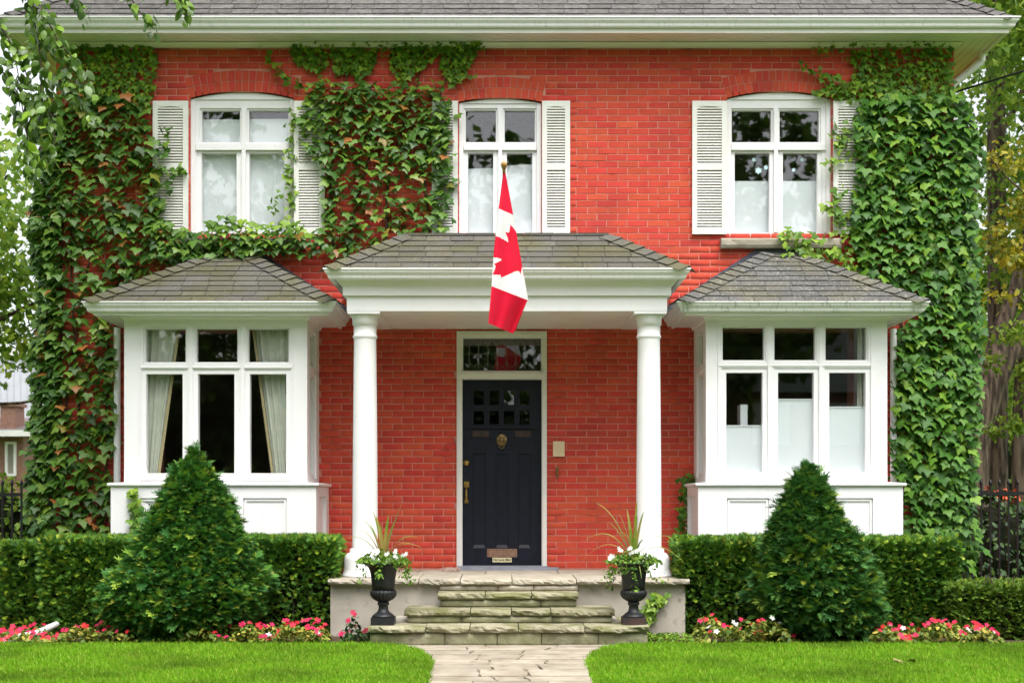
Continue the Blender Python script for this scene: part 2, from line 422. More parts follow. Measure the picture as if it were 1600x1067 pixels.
# ------------------------------------------------------------------ ground, beds, path
def G(px, py):
    yf = GY(py); return (X(px, yf), -yf)
mb = MB(); mb.add([(-150, -150, 0), (150, -150, 0), (150, 200, 0), (-150, 200, 0)], [(0, 1, 2, 3)])
tag(mb.build('ground', 'ground', origin=(0, 0, 0)), kind='structure')
def bed_poly(pts): return [(x, y) for x, y in pts]
mb = MB()
n = 60
for x0, x1 in ((-7.2, -1.20), (1.27, 7.2)):
    vs = []
    for i in range(n+1):
        x = x0 + (x1-x0)*i/n
        vs += [(x, -2.68 - .05*mnoise.noise((x*1.7, 3, 0)), .004), (x, .35, .004)]
    mb.add(vs, [(2*i, 2*i+2, 2*i+3, 2*i+1) for i in range(n)])
tag(mb.build('planting_bed', 'soil', origin=(0, -1.5, .004)), kind='structure')

PATH_L = [(575, 1009), (612, 1011), (645, 1017), (666, 1029), (672, 1042), (664, 1067), (645, 1110), (600, 1200), (500, 1400), (300, 1900)]
PATH_R = [(1015, 1009), (975, 1011), (945, 1015), (927, 1026), (921, 1040), (931, 1067), (950, 1110), (990, 1200), (1080, 1400), (1250, 1900)]
PL = [G(*p) for p in PATH_L]; PR = [G(*p) for p in PATH_R]
PATH_POLY = PL + PR[::-1]
mb = MB(); mb.add([(x, y, .008) for x, y in PATH_POLY], [tuple(range(len(PATH_POLY)))])
path = mb.build('path', 'flagstone', origin=(0, -4, .008)); tag(path, kind='structure')
def path_x(edge, yf):
    ys = [-p[1] for p in edge]; xs = [p[0] for p in edge]
    return float(np.interp(yf, ys, xs))
yf = 2.74; row = 0
while yf < 8.2:
    h = random.uniform(.26, .40) if row else .20
    a, b = yf + .012, yf + h - .012
    xl0, xr0 = path_x(PL, a) + .03, path_x(PR, a) - .03
    xl1, xr1 = path_x(PL, b) + .03, path_x(PR, b) - .03
    k = random.choice((2, 3, 3)); cuts = sorted([i/k + random.uniform(-.09, .09) for i in range(1, k)])
    cuts = [0] + cuts + [1]; sk = random.uniform(-.04, .04)
    for i in range(k):
        c0, c1 = cuts[i], cuts[i+1]
        g = .009
        q = [(xl0+(xr0-xl0)*c0+(g if i else 0), a), (xl0+(xr0-xl0)*c1-(g if i < k-1 else 0), a),
             (xl1+(xr1-xl1)*min(1, c1+(sk if i < k-1 else 0))-(g if i < k-1 else 0), b), (xl1+(xr1-xl1)*max(0, c0+(sk if i else 0))+(g if i else 0), b)]
        pts = []
        for j in range(4):
            p0, p1 = q[j], q[(j+1) % 4]
            for t in (0, .33, .66):
                pts.append((p0[0]+(p1[0]-p0[0])*t + random.uniform(-.012, .012), -(p0[1]+(p1[1]-p0[1])*t + random.uniform(-.012, .012))))
        m = MB(); m.slab(pts[::-1], .006, .022 + random.uniform(0, .006)); m.build('flagstone', 'flagstone', path)
    yf += h; row += 1

# ------------------------------------------------------------------ house
house = empty('brick_house')
tag(house, 'two-storey red brick house with white bay windows and a columned porch', 'house')
HW = 4.83
ZTOP = Z(75.7)
def rect(x0, x1, y0, y1, yf=0.0): return (X(x0, yf), X(x1, yf), Z(y1, yf), Z(y0, yf))     # pixels to metres on a plane facing the street
UPW = [dict(x=(297, 459), spring=154.5, crown=143.5, up=((313, 373), (387, 449)), lo=((313, 368), (388, 443)), arch=.0744),
       dict(x=(717, 846), spring=159.5, crown=153.6, up=((727.4, 774.7), (788.5, 836)), lo=((731, 770.6), (792, 832)), arch=.046),
       dict(x=(1136, 1299), spring=154.5, crown=143.4, up=((1145, 1206.8), (1220, 1281.7)), lo=((1149.4, 1204), (1225, 1279)), arch=.0744)]
BAYX = ((X(194, .918), X(480, .918)), (X(1103, .918), X(1386.4, .918)))
ZS = EYE + 1.845          # bay soffit
ZCAP = EYE + .167         # top of the bay's base
FLOOR = EYE - .755        # porch floor
holes = []
for w in UPW:
    w['cx'] = (X(w['x'][0]) + X(w['x'][1]))/2; w['hw'] = (X(w['x'][1]) - X(w['x'][0]))/2
    w['zs'] = Z(w['crown']) - w['arch']; w['r'] = (w['hw']**2 + w['arch']**2)/(2*w['arch']); w['zc'] = Z(w['crown']) - w['r']
    holes.append((w['cx']-w['hw'], w['cx']+w['hw'], Z(368), Z(w['crown'])))
holes.append((X(713.5), X(854.5), FLOOR, Z(517.5)))
for a, b in BAYX: holes.append((a+.12, b-.12, ZCAP+.02, ZS-.03))
mb = MB(); mb.plate(-HW, HW, 0, ZTOP+.1, holes, -.28, -.004)
wall = mb.build('brick_wall', 'mortar', house, origin=(0, 0, 0))
mb = MB()
for s in (-1, 1): mb.box(s*HW, s*(HW-.25), .281, 9, 0, ZTOP+.1)
mb.box(-HW, HW, 9, 9.25, 0, ZTOP+.1)
mb.build('side_wall', 'brick', house)
mb = MB(); mb.box(-HW+.26, HW-.26, .29, 8.98, .30, .50); mb.build('ground_floor', 'interior', house)
mb = MB(); mb.box(-HW+.26, HW-.26, .29, 8.98, 3.30, 3.50); mb.build('upper_floor', 'interior', house)
mb = MB(); mb.box(-HW+.26, HW-.26, 3.2, 3.3, .51, 3.29); mb.box(-HW+.26, HW-.26, 3.2, 3.3, 3.51, ZTOP); mb.build('room_wall', 'interior', house)

# bricks: running bond, clipped round every opening
CH, BL_ = .0706, .2205
skip = [(a-.0, b+.0, 0, ZS) for a, b in BAYX] + [(-1.5, 1.6, 0, FLOOR-.02)]
full = []; cut = []
k = 0
while True:
    z0 = k*CH + .006; z1 = z0 + CH - .0075
    if z1 > ZTOP + .01: break
    zm = (z0+z1)/2; free = [(-HW, HW)]
    blocks = []
    for h in holes[3:] + skip:
        if h[2] - .01 < zm < h[3] + .01: blocks.append((h[0], h[1]))
    for w in UPW:
        if Z(367) < zm < w['zs'] + .02: blocks.append((w['cx']-w['hw'], w['cx']+w['hw']))
        elif zm >= w['zs'] + .02:
            ro = w['r'] + .228
            ang = math.asin(w['hw']/w['r']); hwo = ro*math.sin(ang)
            d = zm - w['zc']
            if d < ro:
                hw_ = min(math.sqrt(ro*ro-d*d), d*math.tan(ang) + .0)
                if d > w['r']*math.cos(ang): blocks.append((w['cx']-hw_, w['cx']+hw_))
    for b0, b1 in blocks:
        nf = []
        for a0, a1 in free:
            if b1 <= a0 or b0 >= a1: nf.append((a0, a1)); continue
            if b0 > a0: nf.append((a0, b0))
            if b1 < a1: nf.append((b1, a1))
        free = nf
    off = (k % 2)*BL_/2 + ((k*37) % 5 - 2)*.004
    i0 = int((-HW-off)/BL_) - 2
    for i in range(i0, i0 + 50):
        a = off + i*BL_ + .004; b = a + BL_ - .008
        for f0, f1 in free:
            c0, c1 = max(a, f0), min(b, f1)
            if c1 - c0 < .02: continue
            (full if c1-c0 > BL_-.0085 else cut).append((c0, c1, z0, z1))
    k += 1
def show(b):     # bricks that stand free of ivy come first
    x, z = (b[0]+b[1])/2, (b[2]+b[3])/2
    if .70 < x < 2.0 and z > 3.95 and z < 6.05: return 0
    if .46 < x < 1.9 and FLOOR < z < 3.05: return 1
    if -1.9 < x < -.52 and FLOOR < z < 3.05: return 2
    return 9
full.sort(key=show)
shape = MB()
L2, H2, PR_ = (BL_-.008)/2, (CH-.0075)/2, .005
e = .003
shape.add([(-L2,0,-H2),(L2,0,-H2),(L2,0,H2),(-L2,0,H2),(-L2+e,-PR_,-H2+e),(L2-e,-PR_,-H2+e),(L2-e,-PR_,H2-e),(-L2+e,-PR_,H2-e)],
          [(4,5,6,7),(0,1,5,4),(1,2,6,5),(2,3,7,6),(3,0,4,7)])
bme = bpy.data.meshes.new('brick'); bme.from_pydata(shape.v, [], shape.f); bme.materials.append(MAT['brick'])
for c0, c1, z0, z1 in full[:300]:
    inst('brick', bme, wall, ((c0+c1)/2, .0042 + random.uniform(-.0008, .0008), (z0+z1)/2), rot=(random.uniform(-.008, .008), random.uniform(-.004, .004), random.uniform(-.006, .006)))
V = []; F = []; rv = []
for c0, c1, z0, z1 in full[300:] + cut:
    y = .0042 + random.uniform(-.0008, .0008); b = len(V)
    z0 += random.uniform(-.001, .001); z1 += random.uniform(-.001, .001)
    V += [(c0,y,z0),(c1,y,z0),(c1,y,z1),(c0,y,z1),(c0+e,y-PR_,z0+e),(c1-e,y-PR_,z0+e),(c1-e,y-PR_,z1-e),(c0+e,y-PR_,z1-e)]
    F += [(b+4,b+5,b+6,b+7),(b,b+1,b+5,b+4),(b+1,b+2,b+6,b+5),(b+2,b+3,b+7,b+6),(b+3,b,b+4,b+7)]
    rv += [random.random()]*5
o = bpy.data.objects.new('brick_courses', np_mesh('brick_courses', np.array(V), np.array(F), 'brick', rv))
place(o, wall, (0, 0, 0)); o['kind'] = 'stuff'
# segmental arches of two rowlock rings
for w in UPW:
    ang = math.asin(w['hw']/w['r'])
    for ring in (0, 1):
        r0 = w['r'] + .006 + ring*.114; r1 = r0 + .106
        nb = max(10, round(2*ang*r0/.0725)); st = 2*ang/nb
        for i in range(nb):
            a0 = -ang + i*st + .0045/r0; a1 = -ang + (i+1)*st - .0045/r0
            rr = [(r0, a0), (r0, a1), (r1, a1), (r1, a0)]
            q = [(w['cx']+r*math.sin(a), w['zc']+r*math.cos(a)) for r, a in rr]
            MB().prism(q, -.0012, .0038).build('arch_brick', 'brick', wall)

# ------------------------------------------------------------------ shingles
def shingles(parent, BLp, BRp, TRp, TLp, mats, expo=.128, wid=.25, courses=99, lift=.012, jit=.004):
    BLp, BRp, TRp, TLp = map(Vector, (BLp, BRp, TRp, TLp))
    u = (BRp-BLp).normalized(); nrm = u.cross(TLp-BLp)
    if nrm.length < 1e-6: nrm = u.cross(TRp-BLp)
    nrm.normalize(); v = nrm.cross(u)
    if v.z < 0: v = -v
    if nrm.z < 0: nrm = -nrm
    W = (BRp-BLp).length; H = (TLp-BLp).dot(v); tl = (TLp-BLp).dot(u); tr = (TRp-BLp).dot(u)
    Lf = lambda y: tl*min(1, y/H); Rf = lambda y: W + (tr-W)*min(1, y/H)
    k = 0
    while k*expo < H - .01 and k < courses:
        v0 = k*expo; v1 = min(H, v0+expo*1.12)
        x = Lf(v0) - ((k % 2)*.5 + (k*13 % 7)*.03)*wid
        while x < Rf(v0):
            w_ = wid*random.uniform(.92, 1.08); a, b = x + .003, x + w_ - .003; x += w_
            q = [(max(a, Lf(v0)), v0), (min(b, Rf(v0)), v0), (min(b, Rf(v1)), v1), (max(a, Lf(v1)), v1)]
            if q[1][0]-q[0][0] < .015: continue
            if q[2][0] <= q[3][0]:
                mid = (q[2][0]+q[3][0])/2; q[2] = (mid+.001, v1); q[3] = (mid-.001, v1)
            t0 = lift + random.uniform(0, jit); t1 = .003
            dz = random.uniform(-.004, .004)
            top = [BLp + u*p[0] + v*(p[1] + (dz if i < 2 else 0)) + nrm*(t0 if i < 2 else t1) for i, p in enumerate(q)]
            bot = [p - nrm*(.008 if i < 2 else .002) for i, p in enumerate(top)]
            m = MB(); m.add(top + bot, [(0,1,2,3), (4,7,6,5), (0,4,5,1), (1,5,6,2), (3,2,6,7), (0,3,7,4)])
            m.build('shingle', random.choice(mats) if isinstance(mats, (list, tuple)) else mats, parent)
        k += 1
def hip_caps(parent, A, B, n1, n2, m_, expo=.13, wing=.125, n=99):
    """folded caps along the hip from A up to B; n1, n2 normals of the two planes that meet there"""
    A, B, n1, n2 = Vector(A), Vector(B), Vector(n1).normalized(), Vector(n2).normalized()
    h = (B-A).normalized(); Ln = (B-A).length
    w1 = n1.cross(h); w2 = n2.cross(h)
    if w1.dot(n2) > 0: w1 = -w1
    if w2.dot(n1) > 0: w2 = -w2
    up = (n1+n2).normalized(); k = 0
    while k*expo < Ln - .03 and k < n:
        s0, s1 = k*expo, min(Ln, k*expo+expo*1.15)
        t0, t1 = .026 + random.uniform(0, .004), .013
        def ring(s, t): c = A + h*s; return [c + w1*wing + n1*t, c + up*t*1.3, c + w2*wing + n2*t]
        r0, r1 = ring(s0, t0), ring(s1, t1)
        l0 = [p - up*.010 for p in r0]
        m = MB(); m.add(r0 + r1 + l0, [(0,1,4,3), (1,2,5,4), (6,7,1,0), (7,8,2,1)])
        m.build('hip_cap', m_, parent); k += 1
def nrm3(a, b, c):
    q = (Vector(b)-Vector(a)).cross(Vector(c)-Vector(a)).normalized()
    return q if q.z > 0 else -q

# ------------------------------------------------------------------ main roof and eaves
ROOF = empty('roof', (0, 0, ZTOP), house)
OV = .50; ZE = EYE + 5.00; PT = .80; RH = 3.2
a = HW+OV-.02
bl, br = Vector((-a, -OV+.02, ZE)), Vector((a, -OV+.02, ZE)); tl = Vector((-a+RH, -OV+.02+RH, ZE+RH*PT)); tr = Vector((a-RH, -OV+.02+RH, ZE+RH*PT))
b2l, b2r = Vector((-a, 9.5, ZE)), Vector((a, 9.5, ZE)); t2l = Vector((-a+RH, 9.5-RH, ZE+RH*PT)); t2r = Vector((a-RH, 9.5-RH, ZE+RH*PT))
mb = MB(); d = Vector((0, 0, .012))
mb.add([bl-d, br-d, tr-d, tl-d, b2l-d, b2r-d, t2r-d, t2l-d], [(0,1,2,3), (1,5,6,2), (5,4,7,6), (4,0,3,7), (3,2,6,7)])
mb.build('roof_deck', 'shingle_grey', ROOF)
n0 = nrm3(bl, br, tr); ns = nrm3(br, b2r, tr); nsl = nrm3(bl, b2l, tl)
shingles(ROOF, bl, br, bl + (br-bl) + (tr-br)*.22, bl + (tl-bl)*.22, ['shingle_grey'], expo=.14, courses=5)
hip_caps(ROOF, br, tr, n0, ns, 'shingle_grey', n=7); hip_caps(ROOF, bl, tl, n0, nsl, 'shingle_grey', n=7)
ZSO = EYE + 4.90
mb = MB()
mb.usweep(-HW, HW, 0, -9, [(.002, ZSO), (OV-.10, ZSO), (OV-.10, ZSO-.03), (OV-.06, ZSO-.03), (OV-.06, ZE-.02), (.002, ZE-.02)])
mb.build('soffit', 'cream_paint', house)
for yy in (.10, .18, .26, .34):
    m = MB(); m.usweep(-HW, HW, 0, -9, [(yy, ZSO-.006), (yy+.068, ZSO-.006), (yy+.068, ZSO-.001), (yy, ZSO-.001)]); m.build('soffit_board', 'cream_paint', house)
mb = MB(); mb.usweep(-HW, HW, 0, -9, [(.003, ZTOP-.002), (.045, ZTOP-.002), (.045, ZSO-.035), (.075, ZSO-.015), (.075, ZSO-.007), (.003, ZSO-.007)])
mb.build('frieze', 'cream_paint', house)
def gutter_prof(o, z):
    return [(o, z), (o+.035, z), (o+.045, z+.012), (o+.05, z+.035), (o+.075, z+.062), (o+.08, z+.085), (o+.09, z+.087), (o+.09, z+.100), (o+.074, z+.100), (o+.06, z+.045), (o, z+.04)]
mb = MB(); mb.usweep(-HW, HW, 0, -9, gutter_prof(OV-.059, EYE+4.918)); mb.build('gutter', 'gutter_paint', house)

# ------------------------------------------------------------------ upper windows, shutters, sills
def pane_box(m, r, d0, d1): m.box(r[0], r[1], -d0, -d1, r[2], r[3])
def grow(r, a): return (r[0]-a, r[1]+a, r[2]-a, r[3]+a)
def upper_window(w, blinds):
    e_ = empty('window', (w['cx'], .05, Z(367)), house)
    yr = -.05
    ups = [rect(a, b, 170, 220) for a, b in w['up']]; los = [rect(a, b, 237, 362) for a, b in w['lo']]
    x0, x1 = w['cx']-w['hw']+.002, w['cx']+w['hw']-.002
    zt = w['zs'] - .002
    m = MB(); m.plate(x0, x1, Z(367.5), zt, [grow(r, .018) for r in ups] + [grow(r, .050) for r in los], -.15, yr)
    # mullion bead standing proud
    xm = (ups[0][1]+ups[1][0])/2
    m.box(xm-.020, xm+.020, -yr-.018, -yr-.0005, Z(362), Z(168)); m.box(x0+.05, xm-.021, -yr-.022, -yr-.0005, Z(233.5), Z(224)); m.box(xm+.021, x1-.05, -yr-.022, -yr-.0005, Z(233.5), Z(224))
    m.box(x0+.0, x0+.045, -yr-.02, -yr-.0005, Z(367), zt-.002); m.box(x1-.045, x1, -yr-.02, -yr-.0005, Z(367), zt-.002)
    m.build('window_frame', 'white_paint', e_)
    pts = [(x0, zt+.001)] + [(x1 - (x1-x0)*0, zt+.001)]
    for i in range(17):
        x = x1 + (x0-x1)*i/16; dx = x - w['cx']
        pts.append((x, w['zc'] + math.sqrt(w['r']**2 - dx*dx) - .002))
    m = MB(); m.prism(pts, -yr-.014, .15); m.build('arched_head', 'white_paint', e_)
    for r in ups:
        m = MB(); m.plate(*grow(r, .0175), [r], -.14, yr-.02); m.build('sash', 'white_paint', e_)
        m = MB(); m.box(r[0]-.003, r[1]+.003, .110, .114, r[2]-.003, r[3]+.003); m.build('pane', 'pane_glass', e_)
    for r in los:
        m = MB(); m.plate(*grow(r, .0495), [r], -.14, yr-.012); m.build('sash', 'white_paint', e_)
        m = MB(); m.box(r[0]-.003, r[1]+.003, .110, .114, r[2]-.003, r[3]+.003); m.build('pane', 'pane_glass', e_)
    for (px0, px1, pya, pyb, pyc) in blinds:      # top edge may tilt: pya at the left, pyb at the right
        q = [(X(px0), Z(pyc)), (X(px1), Z(pyc)), (X(px1), Z(pyb)), (X(px0), Z(pya))]
        m = MB(); m.prism(q, .160, .163); m.build('blind', 'blind', e_)
    return e_
wL = upper_window(UPW[0], [(308, 378, 181, 181, 366), (384, 452, 180, 180, 366)])
wM = upper_window(UPW[1], [(727, 776, 259, 257, 366), (788, 836, 254, 251, 366)])
wR = upper_window(UPW[2], [(1145, 1210, 278, 278, 366), (1221, 1284, 278, 278, 366)])
for x, y, r in ((1178, 250, 4), (1185, 267, 6), (1197, 262, 4.5), (1253, 250, 3.2), (1240, 266, 3.6)):     # paper snowflakes stuck to the glass
    m = MB(); c = P(x, y, -.108); q = []
    for i in range(12):
        rr = r/145.2*(1 if i % 2 else .62); q.append((c.x+rr*math.cos(i*math.pi/6), c.z+rr*math.sin(i*math.pi/6)))
    m.prism(q, .107, .109); m.build('paper_snowflake', 'decal', wR)
for x0, x1, lab in ((285, 478, 0), (706, 857, 1), (1125, 1312, 2)):
    m = MB()
    n = 14; vs = []
    for i in range(n+1):
        x = X(x0) + (X(x1)-X(x0))*i/n
        for (yy, z) in ((.10, Z(374)), (-.085, Z(374.5)), (-.10, Z(377)), (-.10, Z(385)), (-.085, Z(389.5)), (.02, Z(389.5))):
            j = .010*mnoise.noise((x*7, z*9, lab)); vs.append((x, yy + (j if yy < 0 else 0), z + .5*j*(yy < 0)))
    fs = [(i*6+j, i*6+j+1, i*6+6+j+1, i*6+6+j) for i in range(n) for j in range(5)] + [tuple(range(6)), tuple(range(n*6+5, n*6-1, -1))]
    m.add(vs, fs); m.build('window_sill', 'limestone', house)
def shutter(x0, x1):
    m = MB(); r = rect(x0, x1, 159.5, 367)
    hs_ = [rect(x0+7.5, x1-8, 168, 258.5), rect(x0+7.5, x1-8, 267, 358.5)]
    m.plate(*r, hs_, .012, .042)
    for h in hs_[:1]:                               # the small arched rail at the head of the louvre
        q = [(h[0], h[3])] + [(h[0]+(h[1]-h[0])*t/8, h[3]-.026*(1-math.sin(math.pi*t/8))**1.0 + 0) for t in range(0, 9)] + [(h[1], h[3])]
        m.prism(q[1:-1] + [(h[1], h[3]+.001), (h[0], h[3]+.001)], -.038, -.014)
    s = m.build('shutter', 'shutter_paint', house)
    w_ = hs_[0][1]-hs_[0][0]+.006
    q = MB(); q.box(-w_/2, w_/2, -.0035, .0035, -.017, .017)
    me = bpy.data.meshes.new('slat'); me.from_pydata(q.v, [], q.f); me.materials.append(MAT['shutter_paint'])
    for h in hs_:
        z = h[2] + .014
        while z < h[3] - .008:
            inst('slat', me, s, ((h[0]+h[1])/2, -.026, z), rot=(R(-42) + random.uniform(-.03, .03), 0, 0)); z += .0297
    return s
for a, b in ((240, 295), (460, 508), (675, 715.5), (847, 890.5), (1081, 1135), (1301, 1352)): shutter(a, b)

# ------------------------------------------------------------------ bay windows
def side_map(xs, sgn): return lambda u, v, d: (xs + sgn*d, -u, v)
def pleats(parent, edge_l, edge_r, z0, z1, yf, waves, name='curtain', edge=None):
    """hanging cloth; edge_l / edge_r give x at t = 0 (bottom) .. 1 (top)"""
    nu, nv = waves*8, 14; vs = []; fs = []
    for j in range(nv+1):
        t = j/nv; a, b = edge_l(t), edge_r(t)
        for i in range(nu+1):
            s = i/nu
            vs.append((a+(b-a)*s, -yf + .018*math.sin(s*waves*2*math.pi + .5*math.sin(t*3)) + .008*math.sin(s*waves*5.1+1), z0+(z1-z0)*t))
    for j in range(nv):
        for i in range(nu): fs.append((j*(nu+1)+i, j*(nu+1)+i+1, (j+1)*(nu+1)+i+1, (j+1)*(nu+1)+i))
    m = MB(); m.add(vs, fs); c = m.build(name, 'curtain', parent, smooth=True)
    if edge:
        m = MB(); vs = []
        f = edge_r if edge > 0 else edge_l
        for j in range(nv+1):
            t = j/nv; vs += [(f(t), -yf-.02, z0+(z1-z0)*t), (f(t)+edge*.028, -yf-.012, z0+(z1-z0)*t)]
        m.add(vs, [(2*j, 2*j+1, 2*j+3, 2*j+2) for j in range(nv)]); m.build('curtain_hem', 'curtain_edge', parent)
def lerp_px(y0, x0, y1, x1, yf, top, bot):
    """x of an edge given in pixels at rows y0 (upper), y1 (lower) as function of t from bot (0) to top (1)"""
    return lambda t: X(np.interp(bot + (top-bot)*t, [y0, y1], [x0, x1]), yf)
def bay(side):
    xl, xr = BAYX[side]; YF = .918; cx = (xl+xr)/2
    e_ = empty('bay_window', (cx, -.46, 0), house)
    if side == 0:
        tr_ = [(226, 290), (306, 371), (387, 451)]; lo_ = [(228, 285), (309, 366), (390, 447)]; ty = (513, 566); ly = (584, 739)
        bx = (173, 494); pn = [(218, 286), (299, 366), (380, 448)]
    else:
        tr_ = [(1129, 1195), (1210, 1275), (1290, 1355)]; lo_ = [(1135, 1192), (1216, 1272), (1296, 1353)]; ty = (511, 563); ly = (582, 738)
        bx = (1091, 1411); pn = [(1136, 1202), (1217, 1283), (1297, 1364)]
    T = [rect(a, b, *ty, YF) for a, b in tr_]; Lw = [rect(a, b, *ly, YF) for a, b in lo_]
    zb, zt = ZCAP - .02, ZS + .01
    m = MB(); m.plate(xl, xr, zb, zt, [grow(r, .012) for r in T] + [grow(r, .047) for r in Lw], YF-.11, YF)
    # face boards: corner posts, head and transom rail standing proud of the frame
    fx0, fx1 = T[0][0]-.035, T[-1][1]+.035
    m.box(fx0-.012, fx0-.002, -YF-.012, -YF+.001, zb+.02, T[0][3]+.05); m.box(fx1+.002, fx1+.012, -YF-.012, -YF+.001, zb+.02, T[0][3]+.05)
    m.box(fx0-.012, fx1+.012, -YF-.010, -YF+.001, T[0][2]-.058, T[0][2]-.046)
    for a, b in zip(T[:-1], T[1:]):
        xm = (a[1]+b[0])/2; m.box(xm-.018, xm+.018, -YF-.012, -YF+.001, Lw[0][2]-.04, T[0][3]+.02)
    m.box(fx0-.012, fx1+.012, -YF-.020, -YF+.001, Lw[0][2]-.066, Lw[0][2]-.048)
    m.build('window_frame', 'white_paint', e_)
    for xs, sg in ((xl, -1), (xr, 1)):
        sh = [(.22, .70, T[0][2]-.012, T[0][3]+.012), (.22, .70, Lw[0][2]-.047, Lw[0][3]+.047)]
        m = MB(); m.plate(.0, YF-.111, zb, zt, sh, -.11, -.0, side_map(xs, sg)); m.build('side_frame', 'white_paint', e_)
        for q, g in ((sh[0], .02), (sh[1], .05)):
            r = (q[0]+g, q[1]-g, q[2]+g, q[3]-g)
            m = MB(); m.plate(q[0]+.001, q[1]-.001, q[2]+.001, q[3]-.001, [r], -.09, -.02, side_map(xs, sg)); m.build('sash', 'white_paint', e_)
            m = MB(); m.plate(r[0]-.003, r[1]+.003, r[2]-.003, r[3]+.003, [], -.062, -.058, side_map(xs, sg)); m.build('pane', 'pane_dark', e_)
    for r in T:
        m = MB(); m.plate(*grow(r, .0115), [grow(r, -.004)], YF-.10, YF-.02); m.build('sash', 'white_paint', e_)
        m = MB(); m.box(r[0]-.003, r[1]+.003, -YF+.058, -YF+.062, r[2]-.003, r[3]+.003); m.build('pane', 'pane_glass', e_)
    for r in Lw:
        m = MB(); m.plate(*grow(r, .0465), [r], YF-.10, YF-.012); m.build('sash', 'white_paint', e_)
        m = MB(); m.box(r[0]-.003, r[1]+.003, -YF+.058, -YF+.062, r[2]-.003, r[3]+.003); m.build('pane', 'pane_glass', e_)
    # base with recessed panels
    BY = 1.03; b0, b1 = X(bx[0], BY), X(bx[1], BY); zc0 = ZCAP - .036
    prs = [(X(a, BY), X(b, BY), .42, Z(778, BY)) for a, b in pn]
    m = MB(); m.plate(b0, b1, .0, zc0, prs, BY-.06, BY)
    for xs, sg in ((b0, -1), (b1, 1)):
        m.plate(.0, BY-.0605, 0, zc0, [(.22, .82, .42, zc0-.10)], -.06, 0, side_map(xs, sg))
        m.plate(.221, .819, .421, zc0-.101, [], -.055, -.035, side_map(xs, sg))
    m.build('base', 'white_paint', e_)
    for r in prs:
        m = MB(); m.box(r[0]+.001, r[1]-.001, -BY+.022, -BY+.055, r[2]+.001, r[3]-.001)
        m.plate(r[0]+.012, r[1]-.012, r[2]+.012, r[3]-.012, [grow(r, -.03)], BY-.0225, BY-.010); m.build('panel', 'white_paint', e_)
    m = MB(); m.usweep(b0, b1, BY, .0, [(-.2, zc0+.002), (.022, zc0+.002), (.03, zc0+.012), (.03, zc0+.028), (.02, zc0+.034), (-.2, zc0+.05)]); m.build('cap_moulding', 'white_paint', e_)
    m = MB(); m.box(xl+.112, xr-.112, -YF+.112, .28, ZCAP-.03, ZCAP-.002); m.build('seat_board', 'interior', e_)
    # cornice, gutter, roof
    m = MB(); m.usweep(xl, xr, YF, .0, [(-.15, ZS+.002), (.0, ZS), (.0, ZS-.035), (.018, ZS-.03), (.03, ZS-.008), (.03, ZS), (.215, ZS), (.215, ZS-.012), (.245, ZS-.012), (.245, ZS+.08), (-.15, ZS+.08)])
    m.build('cornice', 'white_paint', e_)
    m = MB(); m.usweep(xl, xr, YF, .0, gutter_prof(.246, ZS+.012)); m.build('gutter', 'dirty_gutter' if side else 'gutter_paint', e_)
    o_ = .315; ze = ZS + .105; zr = Z(396)
    A, B = Vector((xl-o_, -YF-o_, ze)), Vector((xr+o_, -YF-o_, ze)); C, D = Vector((cx+.16, -.03, zr)), Vector((cx-.16, -.03, zr))
    A0, B0 = Vector((xl-o_, -.012, ze)), Vector((xr+o_, -.012, ze)); C0, D0 = Vector((cx+.16, -.012, zr)), Vector((cx-.16, -.012, zr))
    dd = Vector((0, 0, .012))
    m = MB(); m.add([p-dd for p in (A, B, C, D, A0, B0, C0, D0)], [(0,1,2,3), (0,3,7,4), (1,5,6,2), (3,2,6,7)]); m.build('roof_deck', 'flashing', e_)
    m = MB()
    for p, q in ((A0, D0), (D0, C0), (C0, B0)):
        u = Vector((0, 0, .10 if p.z != q.z else .05)); w_ = Vector((0, -.004, 0))
        m.add([p+w_, q+w_, q+w_+u, p+w_+u, p, q, q+u, p+u], [(0,1,2,3), (3,2,6,7), (0,3,7,4)])
    m.build('flashing', 'flashing', e_)
    mm = ['shingle_lichen'] if side else ['shingle_moss']
    shingles(e_, A, B, C, D, mm, expo=.138); shingles(e_, A0, A, D, D0, mm, expo=.138); shingles(e_, B, B0, C0, C, mm, expo=.138)
    nf, nl, nr = nrm3(A, B, C), nrm3(A0, A, D), nrm3(B, B0, C)
    hip_caps(e_, A, D, nf, nl, mm[-1], expo=.15, wing=.14); hip_caps(e_, B, C, nf, nr, mm[-1], expo=.15, wing=.14)
    IY = .76
    if side == 0:
        pleats(e_, lambda t: X(219, IY), lerp_px(505, 279, 745, 246, IY, 508, 745), Z(745, IY), Z(508, IY), IY, 5, edge=1)
        pleats(e_, lerp_px(505, 397, 745, 429, IY, 508, 745), lambda t: X(458, IY), Z(745, IY), Z(508, IY), IY, 5, edge=-1)
    else:
        pleats(e_, lambda t: X(1340, IY), lambda t: X(1362, IY), Z(745, IY), Z(505, IY), IY, 3)
        for (a, b), y in zip(lo_, (666, 625, 637)):
            m = MB(); r = rect(a-2, b+2, y, 741, .84); m.box(r[0], r[1], -.842, -.838, r[2], r[3])
            m.box(r[0], r[1], -.85, -.832, r[3], r[3]+.012); m.build('half_blind', 'blind', e_)
        m = MB(); r = rect(1157, 1168, 632, 666, .70); m.box(r[0], r[1], -.70, -.5, r[2], r[3]); m.build('cabinet', 'blind', e_)
    return e_
bay(0); bay(1)

